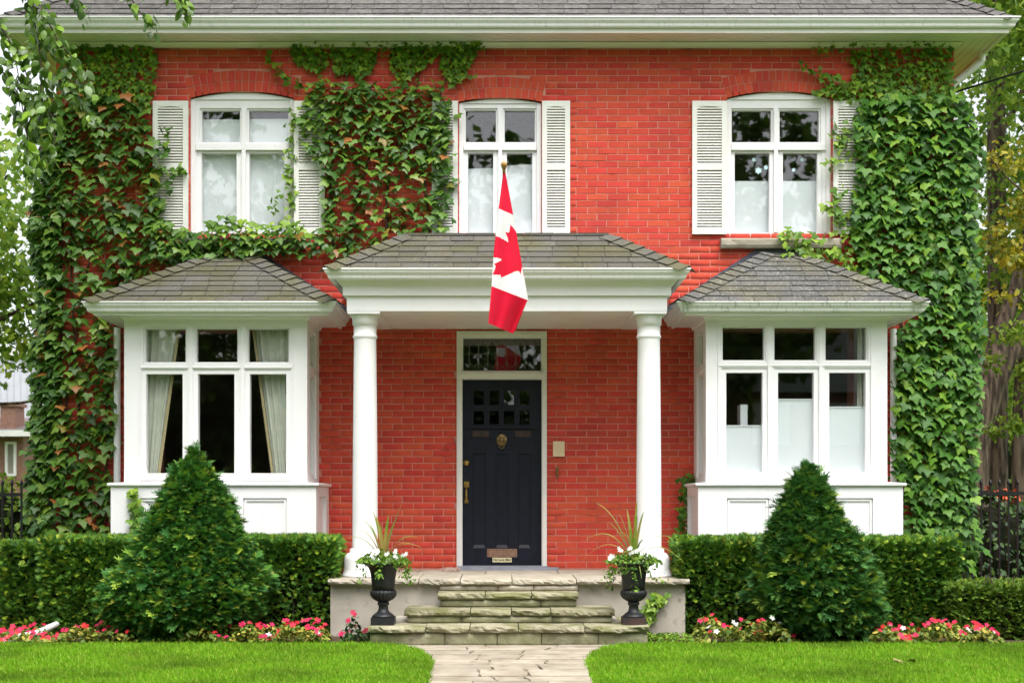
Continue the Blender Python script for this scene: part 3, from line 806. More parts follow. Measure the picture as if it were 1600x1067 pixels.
# ------------------------------------------------------------------ porch
porch = empty('porch', (.02, -.75, FLOOR), house)
PXL, PXR, PYF = X(541.9, 1.5), X(1042.4, 1.5), 1.5
zb = EYE + 1.826
m = MB(); m.usweep(PXL, PXR, PYF, .0, [(0, zb), (0, EYE+1.967), (-.32, EYE+1.967), (-.32, zb)]); m.build('beam', 'white_paint', porch)
m = MB(); m.usweep(PXL, PXR, PYF, .0, [(-.30, EYE+1.969), (.010, EYE+1.969), (.036, EYE+1.975), (.036, EYE+2.057), (.05, EYE+2.062), (.075, EYE+2.10), (.115, EYE+2.135), (.115, EYE+2.20), (-.30, EYE+2.20)]); m.build('cornice', 'white_paint', porch)
m = MB(); m.usweep(PXL, PXR, PYF, .0, gutter_prof(.117, EYE+2.112)); m.build('gutter', 'gutter_paint', porch)
m = MB(); m.box(PXL+.322, PXR-.322, -PYF+.322, -.010, zb+.004, zb+.06); m.build('ceiling', 'cream_paint', porch)
o_ = .185; ze = EYE + 2.205; tt = PYF + o_ - .97; zr = EYE + 2.655
A, B = Vector((PXL-o_, -PYF-o_, ze)), Vector((PXR+o_, -PYF-o_, ze)); C, D = Vector((PXR+o_-tt, -.97, zr)), Vector((PXL-o_+tt, -.97, zr))
A0, B0 = Vector((PXL-o_, -.012, ze)), Vector((PXR+o_, -.012, ze)); C0, D0 = Vector((C.x, -.012, zr+.02)), Vector((D.x, -.012, zr+.02))
m = MB(); m.add([p-dd for dd in [Vector((0, 0, .012))] for p in (A, B, C, D, A0, B0, C0, D0)], [(0,1,2,3), (0,3,7,4), (1,5,6,2), (3,2,6,7)]); m.build('roof_deck', 'flashing', porch)
mm = ['shingle_moss']
shingles(porch, A, B, C, D, mm, expo=.137); shingles(porch, A0, A, D, D0, mm, expo=.137); shingles(porch, B, B0, C0, C, mm, expo=.137)
hip_caps(porch, A, D, nrm3(A, B, C), nrm3(A0, A, D), 'shingle_moss', expo=.155, wing=.13); hip_caps(porch, B, C, nrm3(A, B, C), nrm3(B, B0, C), 'shingle_moss', expo=.155, wing=.13)
x = D.x
while x < C.x - .02:                                  # caps along the flat top edge
    w_ = min(.30, C.x-x); m = MB(); t = .02 + random.uniform(0, .004)
    m.box(x+.002, x+w_-.002, -1.0, -.84, zr-.004, zr+t); m.build('ridge_cap', 'shingle_moss', porch); x += w_
for cxp in (570.5, 1013.7):
    cx = X(cxp, 1.34); y = -1.34
    prof = [(.128, EYE-.477)]
    h0, h1 = EYE-.466, EYE+1.56
    for i in range(9):
        t = i/8; prof.append((.124 - .015*t**1.6, h0 + (h1-h0)*t))
    prof += [(.112, EYE+1.575), (.121, EYE+1.585), (.121, EYE+1.60), (.112, EYE+1.61), (.112, EYE+1.70), (.123, EYE+1.705), (.125, EYE+1.765), (.135, EYE+1.785), (.145, EYE+1.80)]
    cl = MB().lathe([(r, z) for r, z in prof], (cx, y, 0), n=40).build('column', 'white_paint', porch, smooth=True)
    MB().box(cx-.158, cx+.158, y-.158, y+.158, EYE+1.801, zb-.001).build('abacus', 'white_paint', cl)
    pb = [(.232, FLOOR+.001), (.228, FLOOR+.02), (.212, FLOOR+.045), (.205, FLOOR+.08), (.205, FLOOR+.17), (.196, FLOOR+.20), (.175, FLOOR+.225), (.160, FLOOR+.232), (.150, FLOOR+.235), (.152, FLOOR+.262), (.140, FLOOR+.275), (.125, FLOOR+.277)]
    MB().lathe(pb, (cx, y, 0), n=40).build('column_base', 'white_paint', cl, smooth=True)

# ------------------------------------------------------------------ front door
door = empty('front_door', (X(784.5), 0, FLOOR), house)
YD = -.07
m = MB(); tr_r = (X(721.5), X(847.5), Z(581), Z(526)); dr = (X(722.5), X(846.5), FLOOR, Z(592.5))
m.plate(X(713.5)+.001, X(854.5)-.001, FLOOR+.001, Z(517.5)-.001, [tr_r, dr], -.16, .022)
m.plate(X(717), X(851.5), FLOOR+.001, Z(521.5), [grow(tr_r, .012), (dr[0]-.012, dr[1]+.012, FLOOR, dr[3]+.012)], .0222, .036)
m.box(tr_r[0]-.02, tr_r[1]+.02, -.058, -.0365, Z(587), Z(583)); m.build('door_casing', 'cream_paint', door)
m = MB(); m.plate(*grow(tr_r, -.0005), [grow(tr_r, -.014)], -.10, -.01); m.build('transom_frame', 'white_paint', door)
m = MB(); m.box(tr_r[0]+.010, tr_r[1]-.010, .058, .061, tr_r[2]+.010, tr_r[3]-.010); tp = m.build('transom_pane', 'pane_glass', door)
m = MB(); zz = lambda py: Z(py, -.05); xx = lambda px: X(px, -.05)
for i in range(8):
    px = 733 + i*14.6
    m.tube([(xx(px), .054, zz(577)), (xx(px), .054, zz(541))], .0028, 5)
    if i < 7: m.tube([(xx(px), .054, zz(541)), (xx(px+7.3), .054, zz(531)), (xx(px+14.6), .054, zz(541))], .0028, 5)
    if i < 7: m.tube([(xx(px), .054, zz(566)), (xx(px+7.3), .054, zz(575)), (xx(px+14.6), .054, zz(566))], .0028, 5)
m.tube([(xx(724), .054, zz(553)), (xx(846), .054, zz(553))], .0022, 5)
m.build('leading', 'lead', door)
dl = (X(723.2, YD), X(846.0, YD), FLOOR+.02, Z(594, YD))
gl = [(a, b, c, d) for (a, b) in ((738.8, 757.7), (763.5, 780.8), (786, 804.6), (810.4, 828.8)) for (c, d) in ((608.8, 633.8), (640.4, 664.2))]
gl = [rect(*g, YD) for g in gl]
pnl = [rect(a, b, 709, 856, YD) for a, b in ((739, 758.5), (774.6, 794), (810, 828.5))]
m = MB(); m.plate(*dl, gl + pnl, YD-.045, YD)
m.box(X(733, YD), X(834, YD), .042, -YD-.0005, Z(669.5, YD), Z(666.5, YD))
slab_ = m.build('door_leaf', 'dark_door', door)
for r in pnl:
    m = MB(); m.box(r[0]+.001, r[1]-.001, -YD+.014, -YD+.04, r[2]+.001, r[3]-.001)
    m.add([(r[0]+.001, -YD+.0005, r[2]+.001), (r[1]-.001, -YD+.0005, r[2]+.001), (r[1]-.015, -YD+.0135, r[2]+.035), (r[0]+.015, -YD+.0135, r[2]+.035)], [(0,1,2,3)])
    m.build('door_panel', 'dark_door', door)
for r in gl:
    m = MB(); m.plate(*grow(r, -.0005), [grow(r, -.010)], YD-.035, YD-.008); m.build('glazing_bead', 'dark_door', door)
    m = MB(); m.box(r[0]+.008, r[1]-.008, -YD+.020, -YD+.024, r[2]+.008, r[3]-.008); m.build('door_pane', 'pane_dark', door)
for a, b in ((738.5, 764), (805.5, 830)):
    m = MB(); r = rect(a, b, 673, 682.5, YD); m.box(r[0], r[1], -YD-.006, -YD-.0005, r[2], r[3]); m.build('blank_plate', 'rusty_iron', door)
# lion head knocker with a ring
c = P(784, 687, YD); kn = empty('knocker', c, door)
kn_m = MB()
kn_m.lathe([(.058, 0), (.060, .006), (.052, .012), (.03, .02), (.001, .022)], (0, 0, 0), n=26, flute=lambda j, a: .10*math.cos(a*13) if j < 3 else 0)
kn_m.v = [(x, -z, y*1.15) for x, y, z in kn_m.v]
b0 = len(kn_m.v)
def blob(mb_, cx, cy, cz, rx, ry, rz):
    t = MB(); t.lathe([(max(.001, math.sin(math.pi*i/6)), -math.cos(math.pi*i/6)) for i in range(7)], (0, 0, 0), n=10)
    mb_.add([(cx+x*rx, cy+y*ry, cz+z*rz) for x, y, z in t.v], t.f)
for bb in ((0, -.026, .0, .030, .018, .034), (0, -.045, -.010, .013, .012, .016), (-.014, -.038, .014, .008, .008, .006), (.014, -.038, .014, .008, .008, .006),
           (0, -.040, -.026, .018, .010, .008), (-.032, -.020, .034, .010, .008, .010), (.032, -.020, .034, .010, .008, .010)): blob(kn_m, *bb)
for i in range(18):
    pass
kn_m.tube([(.030*math.sin(q), -.046-.004*math.cos(q), -.058+.034*math.cos(q)) for q in [2*math.pi*i/20 for i in range(21)]], .0052, 6)
kn_m.v = [(x+c.x, y+c.y, z+c.z) for x, y, z in kn_m.v]
COL.objects.unlink(kn); bpy.data.objects.remove(kn)
kn_m.build('knocker', 'old_brass', door, smooth=True)
c = P(728.5, 723, YD); m = MB(); m.lathe([(.032, 0), (.034, .008), (.026, .016), (.020, .017), (.019, .026), (.001, .027)], (0, 0, 0), n=22); m.v = [(x+c.x, c.y-z, y+c.z) for x, y, z in m.v]; m.build('door_lock', 'brass', door, smooth=True)
m = MB(); r = rect(725, 733, 752, 761, YD); m.box(r[0], r[1], -YD-.008, -YD-.0005, r[2], r[3]); r2 = rect(726, 732, 780, 786, YD); m.box(r2[0], r2[1], -YD-.008, -YD-.0005, r2[2], r2[3])
hx = X(729, YD); m.tube([(hx, .062, Z(757, YD)), (hx, .03, Z(759, YD)), (hx, .022, Z(766, YD)), (hx, .022, Z(775, YD)), (hx, .035, Z(782, YD)), (hx, .062, Z(783, YD))], [.010, .011, .012, .013, .010, .009], 10); m.build('door_handle', 'brass', door)
r = rect(761, 808, 857, 870, YD); m = MB(); m.plate(*r, [grow(r, -.014)], YD+.0005, YD+.010); m.box(r[0]+.016, r[1]-.016, -YD-.006, -YD-.0005, r[2]+.016, r[3]-.016); m.build('mail_slot', 'copper_plate', door)
r = rect(769.5, 799.5, 870.6, 878, YD); m = MB(); m.box(r[0], r[1], -YD-.004, -YD-.0005, r[2], r[3]); sg = m.build('notice_plate', 'sign_plate', door)
fc = bpy.data.curves.new('notice_text', 'FONT'); fc.body = 'No Junk Mail'; fc.size = .036; fc.align_x = 'CENTER'; fc.align_y = 'CENTER'; fc.materials.append(MAT['black_ink']); fc.extrude = .0004; fc.offset = .0006
tmp = bpy.data.objects.new('notice_text', fc); COL.objects.link(tmp); bpy.context.view_layer.update()
tme = bpy.data.meshes.new_from_object(tmp.evaluated_get(bpy.context.evaluated_depsgraph_get())); bpy.data.objects.remove(tmp)
t_ = bpy.data.objects.new('notice_text', tme); place(t_, door, ((r[0]+r[1])/2, -YD-.0048, (r[2]+r[3])/2)); t_.rotation_euler = (R(90), 0, 0)
m = MB(); m.box(X(711, .1), X(873, .1), -.16, .12, FLOOR-.02, FLOOR+.028); m.box(X(713, .1)+.01, X(857, .1), -.12, .12, FLOOR+.029, FLOOR+.042); m.build('threshold', 'step_sill', door)
# intercom and bell pull on the bricks
r = rect(864, 882, 689.5, 713); m = MB(); m.box(r[0], r[1], -.035, -.004, r[2], r[3]); m.plate(r[0]+.008, r[1]-.008, r[2]+.05, r[3]-.01, [], .0352, .039)
for i in range(6): m.box(r[0]+.02, r[1]-.02, -.041, -.0392, r[2]+.06+i*.014, r[2]+.065+i*.014)
m.box(r[0]+.045, r[1]-.045, -.041, -.0352, r[2]+.015, r[2]+.035); m.build('intercom', 'beige_plastic', house)
c = P(870.5, 737, 0); m = MB(); m.box(c.x-.012, c.x+.012, -.014, -.004, c.z-.055, c.z+.055); m.tube([(c.x, -.02, c.z+.06), (c.x, -.03, c.z+.03), (c.x, -.028, c.z-.02), (c.x, -.02, c.z-.062)], [.008, .014, .010, .013], 8); m.build('bell_pull', 'old_brass', house)

# ------------------------------------------------------------------ downspouts
def pipe(name, pts, w, parent, m_='gutter_paint', dpt=None):
    m = MB(); m.tube(pts, w, 10); return m.build(name, m_, parent)
pipe('downspout', [P(183, 512, .10), P(183, 700, .10), P(183, 838, .10)], .036, house)
pipe('downspout', [P(1396, 514, .10), P(1396, 600, .10), P(1396, 800, .10)], .036, house)
ex, ez = HW + .40, EYE + 4.90
pipe('downspout', [(ex, .30, ez+.02), (ex, .30, ez-.09), (ex-.02, .30, ez-.12), (ex-.06, .30, ez-.15), (HW+.10, .30, ez-.34), (HW+.06, .28, ez-.42), (HW+.06, .28, 2.0), (HW+.06, .28, .3)], .04, house)

# ------------------------------------------------------------------ stone steps and porch floor
def stone(name, x0, x1, yf0, yf1, z0, z1, parent, m_, amp=.018, seed=0, bev=.02):
    nx = max(4, int((x1-x0)/.028)); vs = []; np_ = 8
    for i in range(nx+1):
        x = x0 + (x1-x0)*i/nx
        ed = min(1, min(i, nx-i)/1.5)
        prof = [(yf0, z1), (yf1-.05, z1), (yf1-bev*.6, z1-.004), (yf1, z1-.018-.1*(z1-z0)), (yf1, z0+(z1-z0)*.55), (yf1-.004, z0+(z1-z0)*.25), (yf1-bev, z0), (yf0, z0)]
        for j, (y, z) in enumerate(prof):
            dn = dz = 0
            if 2 <= j <= 6:
                dn = amp*(1.2*mnoise.noise((x*8+seed*7, z*18, seed)) + .9*mnoise.noise((x*24, z*45, seed))) - (1-ed)*bev*.8
                dz = amp*.5*mnoise.noise((x*11, j, seed+3)) if 2 <= j <= 3 else 0
            elif j == 1: dz = .25*amp*mnoise.noise((x*5, 2, seed))
            vs.append((x, -(y+dn), z+dz))
    fs = [(i*np_+j, (i+1)*np_+j, (i+1)*np_+(j+1) % np_, i*np_+(j+1) % np_) for i in range(nx) for j in range(np_)]
    fs += [tuple(range(np_)), tuple(range(nx*np_+np_-1, nx*np_-1, -1))]
    m = MB(); m.add(vs, fs); return m.build(name, m_, parent)
steps = empty('stone_steps', (.03, -2.2, 0))
tag(steps, 'weathered grey-green stone steps and porch landing below the black door', 'steps')
SY = (1.83, 2.13, 2.43, 2.73); SZ = (FLOOR, .436, .306, .184)
m = MB(); m.box(X(516, 1.76), X(1071, 1.76), -1.74, -.30, 0, FLOOR-.056); m.build('parged_wall', 'parging', steps)
m = MB(); m.box(X(620, 1.8), X(960, 1.8), -2.36, -1.745, 0, .20); m.build('core', 'parging', steps)
TH = .055
def row_of(cuts_px, yf, z1, th, yb, m_, nm, amp, seed, g=.004):
    for i in range(len(cuts_px)-1):
        stone(nm, X(cuts_px[i], yf)+(g if i else 0), X(cuts_px[i+1], yf)-(g if i < len(cuts_px)-2 else 0), yb, yf+random.uniform(-.012, .012), z1-th, z1+random.uniform(-.003, .003), steps, m_, amp, seed+i)
row_of([512, 600, 654, 719, 800, 901, 985, 1078], SY[0], FLOOR, TH, .83, 'limestone', 'landing_stone', .020, 1)
m = MB(); xs_ = [-1.66, -.9, -.2, .55, 1.2, 1.73]
for i in range(5):
    MB().box(xs_[i]+.004, xs_[i+1]-.004, -.822, -.012, FLOOR-TH, FLOOR-.001*(i % 2)).build('landing_stone', 'limestone', steps)
row_of([687, 779, 833, 903], SY[0]-.03, FLOOR-TH-.003, FLOOR-TH-.003-SZ[1], 1.745, 'limestone', 'riser_stone', .004, 20, .002)
row_of([684, 758, 831, 904], SY[1], SZ[1], TH, 1.60, 'mossy_stone', 'tread_stone', .022, 31)
row_of([688, 844, 901], SY[1]-.035, SZ[1]-TH-.003, SZ[1]-TH-.003-SZ[2], 1.75, 'riser_stone', 'riser_stone', .004, 40, .002)
row_of([631, 735, 799, 861, 961], SY[2], SZ[2], TH, 1.85, 'mossy_stone', 'tread_stone', .024, 51)
row_of([636, 720, 864, 957], SY[2]-.035, SZ[2]-TH-.003, SZ[2]-TH-.003-SZ[3], 1.95, 'riser_stone', 'riser_stone', .004, 60, .002)
row_of([575, 665, 734, 810, 914, 1015], SY[3], SZ[3], TH, 1.76, 'mossy_stone', 'tread_stone', .026, 71)
row_of([578, 695, 777, 846, 935, 1012], SY[3]-.035, SZ[3]-TH-.003, SZ[3]-TH-.003, 2.0, 'riser_stone', 'riser_stone', .005, 80, .003)
# ------------------------------------------------------------------ leaf and sprig templates
def tri_fan(outline, centre):
    v = [centre] + outline; n = len(outline)
    return np.array(v, float), np.array([(0, i+1, (i+1) % n + 1) for i in range(n)])
_half = [(.0, .0), (.16, .13), (.36, .14), (.50, -.02), (.66, -.38), (.40, -.40), (.27, -.52), (.12, -.86)]
_out = [(x, -.03*math.sin(2.5*x) if x else 0, z) for x, z in _half] + [(0, .07, -1.0)] + [(-x, -.03*math.sin(2.5*x), z) for x, z in _half[:0:-1]]
IVY_V, IVY_F = tri_fan([(x, y + .10*x*x + .05*(z < -.5), z) for x, y, z in _out], (0, -.06, -.36))
_o = [(0, 0, 0), (.20, .01, -.16), (.30, .02, -.40), (.24, .02, -.66), (0, .08, -1.0), (-.24, .02, -.66), (-.30, .02, -.40), (-.20, .01, -.16)]
OV_V, OV_F = tri_fan(_o, (0, -.05, -.42))
DIA_V = np.array([(0, 0, 0), (.34, .04, -.45), (0, .0, -1), (-.34, .04, -.45)], float); DIA_F = np.array([(0, 1, 2), (0, 2, 3)])
def sprig(n, ln, wd, spread):
    """a twig tip with needles on both sides, growing along -Z"""
    V = []; F = []
    for i in range(n):
        s = -1 if i % 2 else 1; t = -(.10 + .80*i/n)
        dx, dz = s*math.sin(spread), -math.cos(spread); l = ln*(1-.35*i/n)
        b = len(V); px, pz = -dz*wd/2, dx*wd/2
        up = -.10*random.random()
        V += [(px, 0, t+pz), (-px, 0, t-pz), (dx*l-px*.5, up-.04, t+dz*l-pz*.5), (dx*l+px*.5, up-.04, t+dz*l+pz*.5)]
        F += [(b, b+1, b+2), (b, b+2, b+3)]
    b = len(V); V += [(-wd/2, 0, -.80), (wd/2, 0, -.80), (wd*.3, -.05, -1.2), (-wd*.3, -.05, -1.2)]; F += [(b, b+1, b+2), (b, b+2, b+3)]
    return np.array(V), np.array(F)
YEW_V, YEW_F = sprig(9, .55, .13, R(50))
FIR_V, FIR_F = sprig(11, .48, .11, R(48))
BOX_V, BOX_F = sprig(6, .55, .30, R(55))

# ------------------------------------------------------------------ climbing ivy
def poly_w(pts, yf=.06): return [(X(a, yf), Z(b, yf)) for a, b in pts]
class Ivy:
    def __init__(s): s.p = []; s.r = []; s.s = []; s.m = []
    def add(s, pos, rot, scl, m):
        s.p.append(pos); s.r.append(rot); s.s.append(scl); s.m += [m]*len(pos)
    def patch(s, poly, mind, size, m, y=(.05, .17), tilt=(28, 62), tries=9000, keep=1.0, thin=None, yaw=34):
        q = darts(poly_w(poly), mind, tries)
        if thin is not None:
            k = np.array([thin((789 + a*145.9), (780 - (b-EYE)*145.9)) for a, b in q]); q = q[rng.random(len(q)) < k]
        elif keep < 1: q = q[rng.random(len(q)) < keep]
        n = len(q)
        if not n: return
        pos = np.stack([q[:,0], -rng.uniform(*y, n), q[:,1]], 1)
        rot = rots(-np.radians(rng.uniform(*tilt, n)), np.radians(rng.normal(0, 17, n)), np.radians(rng.normal(0, yaw, n)))
        s.add(pos, rot, rng.uniform(*size, n), m)
    def strand(s, pts, size, m, per=34, yf=(.05, .12), spread=.05):
        pts = [P(a, b, .06) for a, b in pts]
        for a, b in zip(pts[:-1], pts[1:]):
            n = max(2, int((b-a).length*per)); t = rng.random(n)[:, None]
            pos = np.array(a)[None]*(1-t) + np.array(b)[None]*t
            pos[:,0] += rng.normal(0, spread, n); pos[:,2] += rng.normal(0, spread, n); pos[:,1] = -rng.uniform(*yf, n)
            s.add(pos, rots(-np.radians(rng.uniform(15, 60, n)), np.radians(rng.normal(0, 30, n)), np.radians(rng.normal(0, 40, n))), rng.uniform(*size, n), m)
    def build(s, name, label, base, stems=(), group=None, single=300):
        e_ = empty(name, base); tag(e_, label, 'ivy', group)
        p = np.concatenate(s.p); r = np.concatenate(s.r); c = np.concatenate(s.s); m = np.array(s.m)
        order = np.argsort(-c * (1 + .8*(-p[:,1]))); top = order[:single]; rest = order[single:]
        mesh = {}
        for i in top:
            k = m[i]
            if k not in mesh:
                me = np_mesh('leaf', IVY_V, IVY_F, k, np.zeros(len(IVY_F)), True); mesh[k] = me
            inst('leaf', mesh[k], e_, p[i], rot=Matrix(r[i].tolist()), scale=float(c[i]))
        for k in sorted(set(m[rest])):
            w = rest[m[rest] == k]
            o = scatter('leaves', IVY_V, IVY_F, p[w], r[w], c[w], k, e_, base, smooth=True); o['kind'] = 'stuff'
        for st in stems:
            pts = []
            for (a, b), (c_, d) in zip(st[:-1], st[1:]):
                for t in np.linspace(0, 1, 6)[:-1]:
                    pts.append(P(a+(c_-a)*t + random.uniform(-2, 2), b+(d-b)*t, .022))
            pts.append(P(*st[-1], .022)); m_ = MB(); m_.tube(pts, np.linspace(.016, .005, len(pts)), 5); m_.build('stem', 'ivy_stem', e_)
        return e_
# at the west corner: big leaves with brick showing through, a thick fringe round the corner
iv = Ivy()
def thinL(x, y):
    if 88 < x < 185 and 395 < y < 640: return .42 if x < 150 else .62
    if 95 < x < 230 and 250 < y < 395: return .66
    if x > 100 and y > 640: return .62
    return .9
iv.patch([(90, 150), (225, 150), (236, 200), (246, 300), (262, 352), (330, 378), (400, 384), (400, 402), (340, 412), (250, 440), (185, 468), (178, 520), (180, 660), (186, 835), (90, 835)], .044, (.075, .125), 'ivy_left', thin=thinL, tries=26000)
iv.patch([(90, 150), (225, 150), (245, 300), (262, 352), (185, 468), (180, 660), (186, 835), (90, 835)], .045, (.055, .09), 'ivy_left', y=(.02, .07), thin=lambda x, y: .7*thinL(x, y), tries=16000)
iv.patch([(105, 70), (238, 72), (246, 100), (236, 165), (110, 170)], .026, (.040, .068), 'ivy_high', y=(.02, .08), tilt=(8, 40), keep=.85)
iv.patch([(235, 340), (300, 362), (420, 376), (505, 362), (512, 392), (470, 405), (420, 398), (330, 410), (240, 400)], .040, (.065, .11), 'ivy_left', y=(.08, .24), keep=.9)
iv.patch([(325, 352), (360, 340), (400, 352), (470, 350), (490, 372), (430, 388), (330, 380)], .035, (.06, .10), 'ivy_young', y=(.10, .26), keep=.9)
iv.strand([(445, 358), (458, 300), (452, 260), (455, 205), (458, 172)], (.04, .075), 'ivy_young', per=62, yf=(.0, .07), spread=.035)
iv.strand([(440, 300), (430, 310), (425, 330)], (.04, .06), 'ivy_young', per=60, yf=(.0, .04), spread=.03)
iv.strand([(240, 262), (265, 268), (292, 265)], (.04, .07), 'ivy_young', per=70, yf=(.05, .09), spread=.025)
iv.strand([(240, 340), (262, 290), (252, 200)], (.06, .10), 'ivy_left', per=36, yf=(.08, .14), spread=.05)
n = 4200                                            # fringe on the side wall, standing out past the corner
zz_ = rng.uniform(.25, 5.6, n); yy_ = np.where(rng.random(n) < .3, rng.uniform(-.14, .1, n), rng.uniform(-.05, 1.7, n))
ex_ = np.where(yy_ < -.02, -.08, .04) + .22*rng.random(n) + .10*np.array([mnoise.noise((0, z*1.3, 5)) for z in zz_]) + .22*np.clip((2.6-zz_)/2.6, 0, 1)*rng.random(n)
pos = np.stack([-HW - ex_, yy_, zz_], 1)
iv.add(pos, rots(-np.radians(rng.uniform(25, 65, n)), np.radians(rng.normal(0, 20, n)), np.radians(rng.normal(-34, 34, n))), rng.uniform(.07, .125, n), 'ivy_left')
iv.build('climbing_ivy', 'ivy with some reddish leaves at the far left corner of the house', (-4.7, -.05, 0),
         stems=[[(100, 838), (105, 600), (140, 400), (150, 180)], [(130, 838), (122, 640), (110, 420), (118, 200)], [(160, 838), (170, 600), (165, 470), (230, 380), (330, 392), (470, 388)], [(96, 838), (97, 500), (96, 160)]])
# between the left and middle windows
iv = Ivy()
def thinC(x, y): return .9 if y < 250 else (.62 if 520 < x < 680 else .8)
iv.patch([(482, 132), (560, 128), (690, 135), (702, 170), (700, 250), (692, 300), (690, 360), (660, 366), (600, 384), (545, 408), (520, 402), (500, 380), (506, 330), (508, 260), (478, 235), (470, 190)], .042, (.065, .11), 'ivy_left', thin=thinC, tries=22000)
iv.patch([(490, 140), (690, 140), (695, 300), (680, 360), (545, 400), (515, 380), (512, 250)], .050, (.05, .08), 'ivy_left', y=(.02, .06), thin=lambda x, y: .55*thinC(x, y))
iv.patch([(452, 70), (500, 72), (512, 100), (495, 112), (462, 96)], .026, (.040, .068), 'ivy_high', y=(.02, .08), tilt=(8, 40))
iv.patch([(515, 75), (590, 76), (580, 110), (560, 124), (545, 112), (525, 116)], .026, (.040, .068), 'ivy_high', y=(.02, .08), tilt=(8, 40))
iv.patch([(610, 72), (690, 72), (680, 90), (655, 110), (625, 128), (612, 110)], .026, (.040, .068), 'ivy_high', y=(.02, .08), tilt=(8, 40))
iv.patch([(690, 72), (752, 68), (735, 100), (720, 125), (705, 132), (690, 105)], .026, (.040, .068), 'ivy_high', y=(.02, .08), tilt=(8, 40))
iv.strand([(412, 75), (428, 100), (442, 122), (468, 132)], (.045, .075), 'ivy_high', per=60, spread=.035)
iv.strand([(515, 118), (500, 135), (480, 160)], (.05, .08), 'ivy_young', per=55, spread=.05)
iv.strand([(460, 74), (540, 78), (620, 74), (700, 70), (755, 66)], (.03, .06), 'ivy_high', per=48, spread=.05, yf=(.05, .12))
iv.strand([(640, 128), (680, 138), (706, 128), (738, 122)], (.04, .07), 'ivy_young', per=36, spread=.04)
iv.strand([(690, 150), (703, 185), (690, 220), (700, 260), (690, 310), (698, 350)], (.06, .10), 'ivy_left', per=42, spread=.06)
iv.build('climbing_ivy', 'ivy patch on the brick between the left and middle upper windows', (-1.4, -.05, 2.8),
         stems=[[(540, 408), (560, 300), (600, 160)], [(600, 384), (610, 260), (650, 140), (660, 90)], [(520, 400), (516, 270), (540, 130), (550, 84)], [(670, 366), (660, 250), (690, 140), (720, 80)]])
# the east corner, dense glossy leaves
iv = Ivy()
big = [(1345, 160), (1400, 150), (1500, 150), (1520, 200), (1522, 400), (1528, 560), (1524, 700), (1518, 780), (1500, 838), (1412, 838), (1412, 760), (1390, 745), (1398, 520), (1440, 486), (1400, 448), (1345, 428), (1332, 380), (1330, 330), (1340, 250), (1330, 200)]
iv.patch(big, .043, (.070, .118), 'ivy_right', y=(.08, .22), tilt=(18, 56), yaw=28, tries=26000)
iv.patch(big, .045, (.06, .10), 'ivy_right', y=(.03, .10), tilt=(18, 56), keep=.8, yaw=28, tries=24000)
iv.patch([(1330, 80), (1488, 76), (1492, 160), (1410, 170), (1345, 160), (1300, 150), (1268, 146), (1290, 132), (1335, 128)], .026, (.040, .068), 'ivy_high', y=(.02, .10), tilt=(8, 40), thin=lambda x, y: .75 if y < 100 else 1, tries=16000)
iv.strand([(1252, 105), (1290, 122), (1330, 132)], (.045, .075), 'ivy_high', per=60, spread=.03)
iv.strand([(1270, 75), (1340, 80), (1420, 72), (1488, 76)], (.03, .055), 'ivy_high', per=55, spread=.05)
iv.strand([(1322, 196), (1310, 215), (1312, 240), (1296, 262)], (.05, .09), 'ivy_young', per=75, spread=.05)
iv.strand([(1312, 300), (1306, 330), (1312, 360), (1330, 385)], (.06, .10), 'ivy_young', per=70, spread=.07)
iv.strand([(1215, 368), (1240, 372), (1275, 392), (1310, 402), (1338, 440)], (.055, .09), 'ivy_young', per=80, spread=.055, yf=(.10, .22))
iv.strand([(1225, 388), (1260, 400), (1300, 420)], (.055, .085), 'ivy_young', per=60, spread=.04, yf=(.10, .2))
n = 2000
zz_ = rng.uniform(.5, 5.45, n); yy_ = rng.uniform(-.10, 1.2, n)
ex_ = .03 + .23*rng.random(n)*(.70+1.3*np.array([mnoise.noise((0, z*1.7, 9)) for z in zz_]))
iv.add(np.stack([HW + ex_ + .02, yy_, zz_], 1), rots(-np.radians(rng.uniform(18, 52, n)), np.radians(rng.normal(0, 16, n)), np.radians(rng.normal(50, 30, n))), rng.uniform(.075, .12, n), 'ivy_right')
iv.build('climbing_ivy', 'dense dark green ivy sheet covering the right corner of the house', (4.5, -.05, 0),
         stems=[[(1450, 838), (1460, 500), (1440, 160), (1430, 90)], [(1490, 838), (1480, 500), (1470, 120)], [(1420, 560), (1380, 380), (1360, 170), (1350, 100)]])
def small_ivy(pts, size, label, yf, m='ivy_young', per=70, spread=.03, base=None):
    iv = Ivy(); q = [P(a, b, yf) for a, b in pts]
    for a, b in zip(q[:-1], q[1:]):
        n = max(3, int((b-a).length*per)); t = rng.random(n)[:, None]
        pos = np.array(a)[None]*(1-t) + np.array(b)[None]*t; pos[:,0] += rng.normal(0, spread, n); pos[:,1] -= rng.uniform(.01, .06, n)
        iv.add(pos, rots(-np.radians(rng.uniform(15, 55, n)), np.radians(rng.normal(0, 25, n)), np.radians(rng.normal(0, 40, n))), rng.uniform(*size, n), m)
    e_ = iv.build('ivy_strand', label, q[0])
    m_ = MB(); m_.tube([v + Vector((0, .008, 0)) for v in q], .004, 5); m_.build('stem', 'ivy_stem', e_)
small_ivy([(213, 835), (211, 800), (213, 762)], (.05, .09), 'bright green ivy shoot up the white base of the left bay', 1.04, per=90, spread=.025)
small_ivy([(1066, 845), (1068, 800), (1070, 760), (1069, 735)], (.05, .08), 'dark ivy strip between porch and right bay', .10, 'ivy_right', per=95, spread=.035)
small_ivy([(1010, 975), (1016, 950), (1024, 922)], (.05, .09), 'light green ivy climbing the landing wall behind the right urn', 1.76, per=110, spread=.035)
small_ivy([(1018, 955), (1035, 940), (1045, 925)], (.03, .06), 'thin side shoot of ivy beside the right urn', 1.76, per=60, spread=.015)

